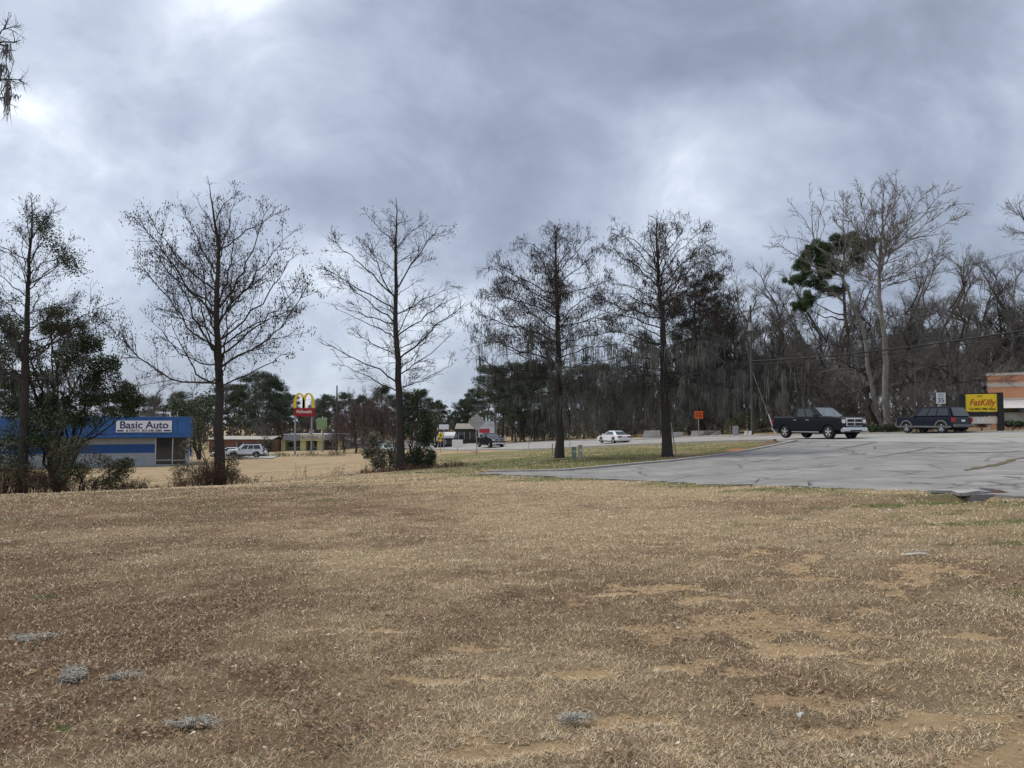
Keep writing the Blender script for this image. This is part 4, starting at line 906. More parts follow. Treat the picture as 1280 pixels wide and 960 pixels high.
needle_tree('pine_tree', 'green pine crown showing among bare limbs of the pale trees', 1060, far_side(1060, 20), 401,
    [(1060, 300, 22, 9, 1.3), (1035, 308, 14, 8, .8), (1085, 305, 12, 8, .7), (1015, 325, 14, 10, .9), (1040, 330, 14, 8, .6), (1000, 345, 10, 7, .5), (1025, 350, 12, 8, .5), (1075, 325, 12, 7, .4), (1010, 375, 10, 7, .35), (1003, 382, 8, 5, .3), (1050, 360, 12, 7, .3)], .26, 1500)
needle_tree('cedar_tree', 'dark evergreen cedar filling in behind the mossy cypress', 872, far_side(872, 13), 402,
    [(862, 372, 14, 9, .6), (885, 365, 14, 9, .7), (855, 400, 22, 12, 1), (880, 395, 24, 12, 1.1), (905, 395, 14, 12, .7), (850, 425, 20, 10, .8), (880, 425, 22, 12, .8), (870, 350, 10, 8, .4), (905, 375, 12, 8, .4), (820, 450, 18, 9, .4), (840, 385, 16, 9, .8), (895, 410, 22, 12, 1), (865, 440, 26, 10, .8), (905, 440, 16, 10, .6), (890, 350, 12, 9, .6), (920, 410, 10, 9, .5)], .3, 600, .34, .022, mat('cedar_needles', (.04, .05, .026), .8, island=.5))
for px, off, sc_, k in [(1000, 40, .9, 'f'), (1150, 38, .85, 'f'), (935, 44, .8, 'e'), (885, 42, .8, 'e')]:
    place(k, 'pine_tree', 'dark pine deep inside the wood across the road', px, far_side(px, off), sc_, px, 'pines inside the wood')

# undergrowth at the foot of the wood: nobody could count it
rs = np.random.default_rng(910)
n = 2500; tt_ = rs.uniform(-38, 95, n); oo = 11.5 + rs.exponential(10, n); x = RC[0] + RD[0] * tt_ + RN[0] * oo; y = RC[1] + RD[1] * tt_ + RN[1] * oo
k = ~((x / y * F + 640 > 1203) & (oo < 36)); x, y = x[k], y[k]; n = len(x)
hh = rs.uniform(.6, 3.6, n) * (.5 + fbm(x, y, 7, 3)); z = height(x, y) - .1
lean = rs.normal(0, .25, (n, 2)); s = np.linspace(0, 1, 6)[None]
C = np.stack([x[:, None] + lean[:, :1] * hh[:, None] * s ** 1.4, y[:, None] + lean[:, 1:] * hh[:, None] * s ** 1.4, z[:, None] + hh[:, None] * (s - .15 * s ** 3)], -1); C += rs.normal(0, .03, C.shape) * (s[..., None] > 0)
R = rs.uniform(.01, .03, n)[:, None] * np.linspace(1, .35, 6)[None]
C2, R2, _ = grow(C, R, 3.5, rs, .4 * hh, .7, .009, 4, .2, .2)
NPu = NP().add(*tubes(C, R, 3)).add(*tubes(C2, R2, 3))
tag(NPu.build('undergrowth', M_twig_grey), 'tangled bare undergrowth along the foot of the wood', 'undergrowth', kind='stuff')
pool = np.concatenate([C2.reshape(-1, 3)[::2], C[:, 2:].reshape(-1, 3)]); ev = fbm(pool[:, 0], pool[:, 1], 5, 19); q = pool[ev > .5]; q = q[rs.integers(0, len(q), 20000)] + rs.normal(0, .15, (20000, 3))
V, Q = leaf_quads(q, rs, .17, .05); tag(NP().add(V, Q).build('ivy_leaves', mat('leaf_shade', (.04, .05, .024), .7, island=.5)), 'dark evergreen leaves of the undergrowth in the wood', 'leaves', kind='stuff')

# distant trees, left of the wood
for px, Y, k, sc_ in [(612, 150, 'e', .95), (628, 140, 'f', .9), (640, 155, 'e', 1.0), (585, 185, 'f', .75), (598, 175, 'e', .7), (575, 190, 'f', .7), (655, 145, 'f', .95), (668, 135, 'e', .9), (680, 150, 'e', .95), (700, 150, 'f', .9), (725, 160, 'e', .95), (645, 130, 'f', .75), (750, 150, 'e', .9),
                      (335, 150, 'f', 1.05), (322, 160, 'e', 1.0), (347, 165, 'f', .85), (300, 165, 'f', .9), (362, 185, 'f', .9), (398, 190, 'f', .8), (408, 185, 'e', .75), (430, 195, 'e', .8), (455, 190, 'f', .85), (480, 180, 'e', .85), (505, 190, 'f', .9), (528, 170, 'e', .75), (545, 180, 'f', .7), (515, 150, 'g', .9),
                      (285, 180, 'e', .9), (255, 190, 'f', .85), (225, 185, 'e', .8), (190, 190, 'f', .85), (150, 180, 'f', .9), (110, 180, 'e', .9), (60, 185, 'f', .9), (10, 180, 'e', .9), (-40, 180, 'f', .9)]:
    place(k, 'pine_tree', ('bushy' if k == 'f' else 'round low' if k == 'g' else 'bare-trunked') + ' distant pine on the skyline ' + ('behind the blue shop' if px < 275 else 'behind the parked cars and arched sign' if px < 415 else 'behind the slender cypress' if px < 560 else 'behind the oncoming pickup' if px < 650 else 'seen past the tasselled cypress'), px, Y, sc_, px * 1.7, 'distant pines')
for px, Y, k, sc_ in [(200, 115, 'a', .75), (185, 120, 'p', .72), (160, 125, 'a', .7), (225, 118, 's', 1.2), (240, 130, 'a', .7), (130, 125, 'b', .6), (355, 150, 'r', .95), (385, 155, 'r', .9), (330, 140, 's', 1.0), (400, 165, 's', 1.2)]:
    place(k, 'bare_tree', 'bare pale tree on the skyline behind the blue shop' if px < 300 else 'brushy bare tree behind the arched fast food sign', px, Y, sc_, px, 'bare trees behind the shops')
for px, Y, k, sc_ in [(445, 118, 'r', 1.0), (462, 128, 'r', 1.1), (430, 122, 'r', .85), (478, 132, 'r', 1.0), (455, 140, 'r', 1.25), (495, 135, 'r', .9)]:
    place(k, 'bare_tree', 'twiggy reddish bare tree standing right of the yellow shop', px, Y, sc_, px * 2.1, 'reddish bare trees by the yellow shop')
leafy_tree('evergreen_tree', 'rounded evergreen behind the low white signboard', 545, 130, 67, [(545, 527, 14, 10, 1), (533, 533, 10, 8, .8), (558, 530, 9, 8, .7)], .2, EV, 900, (.3, .1))
leafy_tree('evergreen_tree', 'dark leafy evergreen standing right behind the tufted cypress', 250, 100, 68, [(240, 505, 16, 16, 1), (255, 520, 14, 14, 1), (225, 515, 12, 10, .7), (215, 505, 12, 10, .6), (262, 500, 10, 12, .6)], .2, EV, 900, (.26, .09))
leafy_tree('shrub', 'olive evergreen shrub beside the end of the parked cars', 337, 112, 69, [(337, 556, 7, 9, 1), (330, 552, 5, 6, .5)], .06, OL, 600, (.22, .08), cat='shrub')
for px, Y, w_, lb in ((352, 110, 2.2, 'dark weedy strip in front of the yellow shop corner'), (385, 108, 3.0, 'low brown brush in front of the arched sign posts'), (418, 106, 2.4, 'low brown brush right of the arched sign posts'), (300, 98, 3.0, 'straggly brown brush in front of the parked white vehicle')):
    brush('brush', lb, px, Y, int(px), w_, .8, .9, 150, 900, mat('twig_olive', (.11, .095, .06), .95, island=.3), mat('leaf_brushy', (.12, .105, .05), .8, island=.5), group='low brush before the shops')
# pale asphalt in front of the stores
pp = [on(a_, b_) for a_, b_ in ((285, 100), (342, 98), (352, 116), (285, 118))]; g0 = resample(np.array([pp[0], pp[1]]), 9); g1 = resample(np.array([pp[3], pp[2]]), 9)
uu = np.linspace(0, 1, 8)[:, None, None]; GG = g0[None] * (1 - uu) + g1[None] * uu; GG[..., 2] = height(GG[..., 0], GG[..., 1]) + .09; ix = np.arange(72).reshape(8, 9)
tag(NP().add(GG.reshape(-1, 3), np.stack([ix[:-1, :-1], ix[:-1, 1:], ix[1:, 1:], ix[1:, :-1]], -1).reshape(-1, 4)).build('shop_forecourt', M_road), kind='structure')
# far wood closing the horizon
n = 2600; a = rs.uniform(-48, 52, n) * PI / 180; r = rs.uniform(205, 300, n); x = np.sin(a) * r; y = np.cos(a) * r; hh = rs.uniform(2, 9, n) * (.5 + fbm(x, y, 30, 8)); z = height(x, y) - .3
C = np.stack([x[:, None] + rs.normal(0, .8, (n, 1)) * np.linspace(0, 1, 4), y[:, None] + rs.normal(0, .8, (n, 1)) * np.linspace(0, 1, 4), z[:, None] + hh[:, None] * np.linspace(0, 1, 4)], -1)
C2, R2, _ = grow(C, np.ones((n, 4)), 3, rs, .45 * hh, .7, .05, 3, .2, .2)
V, Q = leaf_quads(C2.reshape(-1, 3), rs, 1.0, .4)
tag(NP().add(*tubes(C, np.tile([.14, .1, .07, .03], (n, 1)), 3)).add(V, Q).build('distant_wood', mat('far_wood', (.085, .08, .065), .95, island=.4)), 'far-off wood closing the horizon', 'wood', kind='stuff')

# overhanging twig in the upper left: a tree whose trunk stands outside the picture
g = np.array([-12.5, 13.2, hz(-12.5, 13.2)]); root = empty('cypress_tree', g, 0, 'bare mossy branch of a tree reaching in over the upper left corner', 'tree')
rs = np.random.default_rng(77)
TR = curve([(0, 0, -.2), (.1, 0, 4), (0, .1, 9), (.1, 0, 13)], 14, rs, .002); NP().add(*tubes(TR[None], np.linspace(.3, .05, 14)[None], 12)).build('trunk', M_bark, root, smooth=True)
def tl(px, py, Y=13.2): return at(px, py, Y) - g
LPo = np.array([curve([TR[6] * [1, 1, 0] + [0, 0, 6.2], tl(-130, 105), tl(-40, 100), tl(28, 100)], 12, rs, .006), curve([[0, 0, 6.9], tl(-110, 100), tl(-30, 72), tl(16, 33)], 12, rs, .006), curve([[0, 0, 6.9], tl(-90, 90), tl(-20, 62), tl(26, 50)], 12, rs, .006), curve([[0, 0, 6.0], tl(-100, 140), tl(-50, 122), tl(12, 120)], 12, rs, .006)])
LRo = np.linspace(.05, .006, 12)[None].repeat(4, 0); C2, R2, _ = grow(LPo, LRo, 16, rs, .5, .8, .007, 5, .55, .1, .3); C3, R3, _ = grow(C2, R2, 6, rs, .22, .8, .004, 4, .2, 0, .3)
NP().add(*tubes(LPo, LRo, 5)).add(*tubes(C2, R2, 4)).build('limbs', M_bark, root); NP().add(*tubes(C3, R3, 3)).build('crown', M_twig, root)
V, Q = moss_mesh(np.array([tl(8, 55), tl(9, 62), tl(9, 102), tl(10, 108), tl(3, 80), tl(-20, 90), tl(19, 118)]), rs, np.array([.32, .3, .7, .65, .4, 1.0, .12]), 16, .008, .03); NP().add(V, Q).build('spanish_moss', M_moss, root)['kind'] = 'stuff'

# ------------------------------------------------------------------ buildings
def P_(name, mt, parent, *boxes, b=0.0):
    mb = MB()
    for bx_ in boxes: mb.box(*bx_, b=b)
    return mb.build(name, mt, parent)
M_blue = mat('painted_metal_blue', (0.035, 0.135, 0.38), .55, .35, 1.2, .15, 6)
M_bluetrim = mat('blue_stripe', (0.03, 0.105, 0.33), .7, .25, 2)
M_block = mat('painted_block_grey', (0.40, 0.43, 0.46), .85, .2, 1.5, .2, 8)
M_glass = mat('dark_glass', (0.03, 0.035, 0.045), .08, spec=.6)
M_frame = mat('aluminium', (0.5, 0.5, 0.5), .4, metal=.6)
M_signw = mat('sign_white', (0.78, 0.78, 0.80), .5, .08, 3)
M_navy = mat('sign_navy', (0.03, 0.03, 0.14), .5)
M_black = mat('black_paint', (0.012, 0.012, 0.014), .5)
# blue auto-parts shop, its long face towards the field
d = 83; s = d / F; g = on(245, d); root = empty('auto_shop', (g[0], d, g[2]), .39, 'low blue-roofed auto parts shop with a lettered white sign', 'building')
W = 27.0
P_('wall', M_block, root, (-W, -2.6, 0, 12, -.4, 3.3))
P_('wall', M_bluetrim, root, (-W, -3.9, -.03, -.001, 1.35, 2.25))
for i in range(18):
    x1 = -.25 - i * 1.5; P_('fascia_panel', M_blue, root, (x1 - 1.47, x1, -1.15, 12.3, 3.02, 5.05))
P_('fascia_trim', M_blue, root, (-W - .3, -.2, -1.24, -1.152, 2.95, 3.22), (-W - .3, -.2, -1.2, -1.152, 4.98, 5.1))
P_('roof', mat('roof_metal', (.3, .31, .32), .6), root, (-W, -.3, -1.0, 12.2, 5.06, 5.12))
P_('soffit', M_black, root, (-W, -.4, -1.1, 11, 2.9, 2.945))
w1 = P_('window', M_glass, root, (-2.55, -.95, -.02, .02, .12, 2.9)); P_('frame', M_frame, w1, (-3.9, -3.78, -.06, .05, 0, 2.9), (-2.25, -2.15, -.06, .05, 0, 2.9), (-3.9, -2.2, -.06, .05, .52, .6))
P_('window', M_glass, root, (-3.78, -2.56, -.02, .02, .12, 2.9))
P_('frame', M_frame, w1, (-2.2, -.5, -.06, .05, .48, .56), (-.62, -.52, -.06, .05, 0, 2.9))
P_('wall', M_bluetrim, root, (-.5, -.3, 0, 6, .9, 1.9)); P_('wall', M_block, root, (-.94, -.65, .05, 12, -.3, 2.9), (-3.9, -.64, -.02, .3, -.3, .1))
P_('post', M_frame, root, (-.34, -.24, -1.1, -1.0, -.3, 2.9))
sg = P_('sign_board', M_signw, root, (-7.5, -2.3, -1.30, -1.245, 3.5, 4.7)); 
text('lettering', 'Basic Auto', 1.05, M_navy, sg, (-4.9, -1.306, 4.22), bold=.022, sx=1.0)
text('lettering', '& PARTS  803-648-2886', .34, M_navy, sg, (-4.9, -1.306, 3.66), bold=.008)
P_('sign_stripe', M_navy, sg, (-7.4, -6.8, -1.308, -1.301, 3.58, 3.74)); P_('sign_stripe', M_navy, sg, (-3.05, -2.4, -1.308, -1.301, 3.58, 3.74))
for i in range(5): P_('rooftop_unit', M_block, root, (-W + 3 + i * 4.7, -W + 4.1 + i * 4.7, 4, 5, 5.12, 5.6)) if i in (1, 3) else None
# yellow shop with dark mansard roof
d = 140; s = d / F; g = on(352, d); M_cream = mat('stucco_yellow', (0.68, 0.66, 0.34), .85, .12, 1); M_slate = mat('shingle_dark', (0.10, 0.105, 0.12), .9, .4, 3, .3, 10)
root = empty('dollar_shop', (g[0], d, g[2]), 0, 'pale yellow shop with dark mansard roof and a lettered front', 'building'); X = lambda px: (px - 352) * s
z0 = 530 + (EYE - g[2]) / d * F; Z = lambda py: (z0 - py) * s
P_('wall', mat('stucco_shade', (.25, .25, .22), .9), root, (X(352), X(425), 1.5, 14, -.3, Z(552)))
for a_, b_ in ((352, 357), (376, 383), (397, 405), (423, 426)): P_('column', M_cream, root, (X(a_), X(b_), 0, 1.4, -.3, Z(550)))
mb = MB(); mb.slab([(X(354), -.5, Z(550)), (X(424), -.5, Z(550)), (X(423), .6, Z(543.5)), (X(355), .6, Z(543.5))], (0, .3, .05)); mb.build('mansard_roof', M_slate, root)
P_('roof', M_frame, root, (X(353), X(425), .7, 14, Z(543.6), Z(542.6)))
for a_, b_ in ((359, 374), (385, 396), (407, 421)):
    w_ = P_('window', M_glass, root, (X(a_), X(b_), 1.4, 1.49, .7, Z(553))); P_('frame', M_frame, w_, (X((a_ + b_) / 2) - .06, X((a_ + b_) / 2) + .06, 1.34, 1.39, .7, Z(553)), (X(a_), X(b_), 1.34, 1.39, .62, .7))
sg = P_('sign_board', M_cream, root, (X(378), X(407), -.75, -.55, Z(550.5), Z(543.2)))
text('lettering', 'DOLLAR STORE', .78, M_signw, sg, (X(392.5), -.77, Z(546.7)), bold=.015, sx=.62); P_('sign_band', mat('sign_brown', (.22, .13, .05), .7), sg, (X(379), X(406), -.757, -.751, Z(549.2), Z(544.4)))
P_('chimney', M_block, root, (X(381), X(384), 3, 4, Z(543), Z(539.5))); P_('chimney', M_signw, root, (X(410), X(412), 3, 4, Z(543), Z(537)))
# low buildings behind
def shed(name, label, px0, px1, py0, d, wall, roofc, roof_h, dep=8, open_=0):
    s = d / F; g = on(px0, d); z0 = 530 + (EYE - g[2]) / d * F; W = (px1 - px0) * s; H = (z0 - py0) * s
    r = empty(name, (g[0], d, g[2]), 0, label, 'building'); h0 = H - roof_h
    P_('wall', wall, r, (0, W, 0, dep, -.4, h0))
    mb = MB(); mb.slab([(-.2, -.3, h0), (W + .2, -.3, h0), (W + .2, dep * .5, H), (-.2, dep * .5, H)], (0, 0, .1)); mb.slab([(-.2, dep * .5, H), (W + .2, dep * .5, H), (W + .2, dep + .3, h0), (-.2, dep + .3, h0)], (0, 0, .1)); mb.build('roof', roofc, r)
    n = max(2, int(W / 3))
    for i in range(n):
        x = W * (i + .5) / n; w_ = P_('window', M_glass, r, (x - .5, x + .5, -.03, -.004, h0 * .35, h0 * .8)); P_('frame', M_signw, w_, (x - .56, x - .505, -.05, -.004, h0 * .33, h0 * .82), (x + .505, x + .56, -.05, -.004, h0 * .33, h0 * .82))
    return r
M_tan = mat('roof_tan', (.30, .28, .24), .9, .4, 1.5); M_dk = mat('wall_dark', (.07, .065, .06), .9, .3, 2); M_brick = mat('wall_brick', (.22, .11, .08), .9, .3, 3)
shed('house', 'low house with weathered tan roof behind the diamond sign', 570, 598, 530, 150, M_dk, M_tan, 1.0)
shed('store', 'dark roofed brick store behind the parked cars', 262, 340, 546, 135, M_brick, mat('roof_pale', (.38, .38, .33), .9, .3, 1), .5)
shed('shop', 'white fronted shop with a shallow roof behind the reddish trees', 428, 470, 552, 150, mat('wall_offwhite', (.5, .48, .46), .9, .2, 1), M_slate, .5)
shed('shop', 'dark fronted building behind the pedestrian sign', 548, 566, 541, 130, mat('wall_black', (.03, .03, .045), .8), mat('roof_white', (.55, .55, .57), .8), .9)
# white and red filling station canopy beyond the pickup
d = 135; g = on(598, d); s = d / F; z0 = 530 + (EYE - g[2]) / d * F; root = empty('store', (g[0], d, g[2]), 0, 'white store with a red band behind the oncoming pickup', 'building'); X = lambda px: (px - 598) * s; Z = lambda py: (z0 - py) * s
P_('wall', M_signw, root, (X(598), X(620), 0, 8, -.3, Z(531))); P_('roof', mat('roof_mint', (.62, .70, .68), .6), root, (X(597), X(612), -.3, 8, Z(530.9), Z(526.5)), (X(612.3), X(619), -.3, 8, Z(530.9), Z(528.5))); P_('sign_band', mat('sign_red', (.55, .05, .06), .6), root, (X(599), X(612), -.06, -.002, Z(541), Z(536)))
P_('window', M_glass, root, (X(600), X(610), -.05, -.002, .7, Z(543)))
# orange stucco restaurant on the right
px0 = 1235; d = far_side(px0, 21); g = on(px0, d); an = math.atan2(RD[1], RD[0]) - PI / 2 - .05
M_orange = mat('stucco_orange', (0.80, 0.39, 0.23), .85, .15, 1.5, .1, 20); M_creamw = mat('stucco_cream', (0.72, 0.66, 0.58), .85, .1, 2)
root = empty('restaurant', g, 0, 'orange stucco restaurant with cream bands and a white awning', 'building'); s = d / F; z0 = 530 + (EYE - g[2]) / d * F; Z = lambda py: (z0 - py) * s
root.rotation_euler = (0, 0, -.62)
H = Z(470)
P_('wall', M_orange, root, (0, 3.35, 0, 9, -.4, H)); P_('wall', M_creamw, root, (3.35, 9.0, -.35, 9, -.4, H + .75)); P_('cornice', M_creamw, root, (-.08, 3.34, -.08, 9, H + .002, H + .22)); P_('band', M_creamw, root, (-.05, 3.34, -.05, -.002, H - .95, H - .6), (-.05, 3.34, -.04, -.002, H - 2.05, H - 1.9)); P_('corner_trim', M_creamw, root, (-.05, .14, -.046, -.002, 0, H - 2.06))
mb = MB(); mb.slab([(.55, -.9, H - 2.75), (3.3, -.9, H - 2.75), (3.2, -.05, H - 2.1), (.75, -.05, H - 2.1)], (0, .03, .03)); mb.build('awning', mat('awning_white', (.82, .76, .70), .8), root)
w_ = P_('window', M_glass, root, (.9, 3.3, -.06, -.003, .5, H - 2.2)); P_('window_mural', mat('mural', (.42, .47, .45), .6, .8, 1.4, col2=(.22, .16, .10)), w_, (1.15, 3.2, -.09, -.062, .55, H - 3.1)); P_('frame', M_black, w_, (.88, 1.0, -.1, -.062, .45, H - 2.3), (3.22, 3.33, -.1, -.062, .45, H - 2.3), (1.0, 3.22, -.1, -.062, .44, .52))
leaf_hedge = [(1105, 534, 12, 5, 1), (1085, 536, 8, 4, .6)]
leafy_tree('hedge', 'dark clipped hedge along the road behind the two dark vehicles', 1095, far_side(1095, 11.2), 81, [(1075 + i * 9, 535, 7, 5, .6) for i in range(6)], .03, EV, 650, (.14, .05), stems=3, cat='hedge')
leafy_tree('hedge', 'low dark hedge in front of the orange restaurant', 1262, far_side(1262, 12.5), 82, [(1250 + i * 8, 530, 6, 3.5, .6) for i in range(6)], .03, EV, 650, (.12, .045), stems=3, cat='hedge')
leafy_tree('shrub', 'reddish brown shrub at the foot of the yellow signboard', 1226, far_side(1226, 11.8), 83, [(1222, 531, 8, 4, 1), (1230, 529, 5, 4, .7)], .03, (M_bark, mat('leaf_red', (.10, .04, .04), .7, island=.5)), 700, (.11, .04), stems=3, cat='shrub')
leafy_tree('shrub', 'yellow green weedy thicket behind the small white boxes', 932, far_side(932, 12.5), 84, [(925, 525, 14, 14, 1), (945, 528, 12, 13, .9), (960, 532, 9, 9, .6), (912, 533, 9, 9, .5)], .04, (M_bark, mat('leaf_weedy', (.10, .11, .045), .8, island=.4)), 1300, (.13, .03), stems=3, cat='shrub')
# ------------------------------------------------------------------ vehicles (x forward, y left, z up)
M_paintk = mat('car_paint_black', (0.004, 0.0045, 0.006), .22, coat=.25, spec=.25); M_paintn = mat('car_paint_navy', (0.004, 0.007, 0.016), .25, coat=.25, spec=.25); M_paintw = mat('car_paint_white', (.72, .73, .75), .35, coat=.5)
M_chrome = mat('chrome', (.62, .63, .65), .18, metal=.9); M_tyre = mat('tyre_rubber', (.012, .012, .012), .9, bump=.2); M_rim = mat('alloy', (.55, .56, .58), .3, metal=.7)
M_cglass = mat('car_glass', (.02, .024, .028), .04, spec=.6, coat=.3); M_wglass = mat('windscreen_glass', (.05, .06, .065), .05, spec=1.0, coat=1.0); M_lamp = mat('lamp_lens', (.7, .72, .75), .1, spec=.7); M_red = mat('tail_lens', (.30, .015, .015), .2); M_plast = mat('trim_plastic', (.03, .03, .032), .7); M_tangrey = mat('trim_grey', (.11, .108, .105), .5); M_plate = mat('plate_white', (.7, .7, .68), .5); M_under = mat('underbody', (.006, .006, .006), 1)
def arch(cx, r, z0, n=7):
    return [(cx + r * math.cos(a), max(z0, .36) + r * math.sin(a) * 1.0) for a in np.linspace(PI, 0, n)]
def prof_body(mb, prof, w, ch=.07, zshift=0):
    """side outline (x,z), going round; flat sides at +-w with chamfered edges"""
    P = np.array(prof, float); n = len(P); nx = np.roll(P, -1, 0) - P; pv_ = P - np.roll(P, 1, 0)
    t = nx / (np.linalg.norm(nx, axis=1, keepdims=True) + 1e-9) + pv_ / (np.linalg.norm(pv_, axis=1, keepdims=True) + 1e-9); t /= np.linalg.norm(t, axis=1, keepdims=True) + 1e-9
    area = .5 * np.sum(P[:, 0] * np.roll(P[:, 1], -1) - np.roll(P[:, 0], -1) * P[:, 1]); nrm = np.stack([-t[:, 1], t[:, 0]], -1) * (1 if area > 0 else -1)
    In = P + nrm * ch * .6; rings = [np.c_[In[:, 0], np.full(n, -w), In[:, 1]], np.c_[P[:, 0], np.full(n, -w + ch), P[:, 1]], np.c_[P[:, 0], np.full(n, w - ch), P[:, 1]], np.c_[In[:, 0], np.full(n, w), In[:, 1]]]
    V = np.vstack(rings); Q = [(r * n + i, r * n + (i + 1) % n, (r + 1) * n + (i + 1) % n, (r + 1) * n + i) for r in range(3) for i in range(n)]
    return mb.add(V, Q, NG=[tuple(range(n)), tuple(range(3 * n, 4 * n))[::-1]])
def cabin(mb, xb0, xb1, xt0, xt1, z0, z1, wb, wt_, r=.05):
    """tapered greenhouse, front xb1/xt1, rear xb0/xt0"""
    bm = bmesh.new(); vs = [bm.verts.new(v) for v in [(xb0, -wb, z0), (xb1, -wb, z0), (xb1, wb, z0), (xb0, wb, z0), (xt0, -wt_, z1), (xt1, -wt_, z1), (xt1, wt_, z1), (xt0, wt_, z1)]]
    for f in [(0, 1, 2, 3), (4, 5, 6, 7), (0, 1, 5, 4), (1, 2, 6, 5), (2, 3, 7, 6), (3, 0, 4, 7)]: bm.faces.new([vs[i] for i in f])
    bmesh.ops.recalc_face_normals(bm, faces=bm.faces[:]); bmesh.ops.bevel(bm, geom=bm.edges[:], offset=r, segments=2, affect='EDGES'); return mb.bm(bm)
def pane(name, q, u0, u1, v0, v1, mt, parent, out=.012):
    """panel on the quad q = (bottom0, bottom1, top1, top0)"""
    q = [np.array(p, float) for p in q]
    def pt(u, v): return (q[0] * (1 - u) + q[1] * u) * (1 - v) + (q[3] * (1 - u) + q[2] * u) * v
    c = [pt(u0, v0), pt(u1, v0), pt(u1, v1), pt(u0, v1)]; n = np.cross(c[1] - c[0], c[3] - c[0]); n /= np.linalg.norm(n)
    if isinstance(out, tuple): out, flip = out; n = n * flip
    return MB().slab([p - n * .02 for p in c], n * (out + .02)).build(name, mt, parent)
def wheel(parent, x, y, r, w, spokes=5, rim=None):
    sgn = 1 if y > 0 else -1
    o = MB().lathe([(r * .62, -w / 2), (r * .93, -w / 2), (r, -w * .32), (r, w * .32), (r * .93, w / 2), (r * .62, w / 2)], 'y', 22).build('wheel', M_tyre, parent, (x, y, r), smooth=False)
    mb = MB().lathe([(r * .64, -w * .42), (r * .64, w * .42), (r * .57, w * .42), (r * .55, w * .1), (r * .55, -w * .1), (r * .57, -w * .42)], 'y', 20)
    f = sgn * w * .44
    for i in range(spokes):
        a = 2 * PI * i / spokes + .3; c, s_ = math.cos(a), math.sin(a); p = lambda rr_, t_, yy: (rr_ * c - t_ * s_, yy, rr_ * s_ + t_ * c)
        mb.slab([p(.03, -.035, f), p(r * .6, -.05, f), p(r * .6, .05, f), p(.03, .035, f)], (0, -sgn * .05, 0))
    mb.cyl((0, f - sgn * .06, 0), (0, f + sgn * .015, 0), .055, .05, 10); mb.build('rim', rim or M_rim, o); MB().cyl((0, -w * .1, 0), (0, w * .1, 0), r * .56, None, 14).build('rim_dish', M_under, o)  # near-black dish darkens the gaps between the spokes
    return o
def sides(w): return ((1, w), (-1, -w))
def ground_car(name, label, cat, px, Y, heading, group=None):
    g = on(px, Y); t_, o_ = road_off(np.array([g[0]]), np.array([g[1]])); return empty(name, (g[0], g[1], g[2] + (.055 if abs(o_[0]) < HALF + .3 else .03)), heading, label, cat, group)
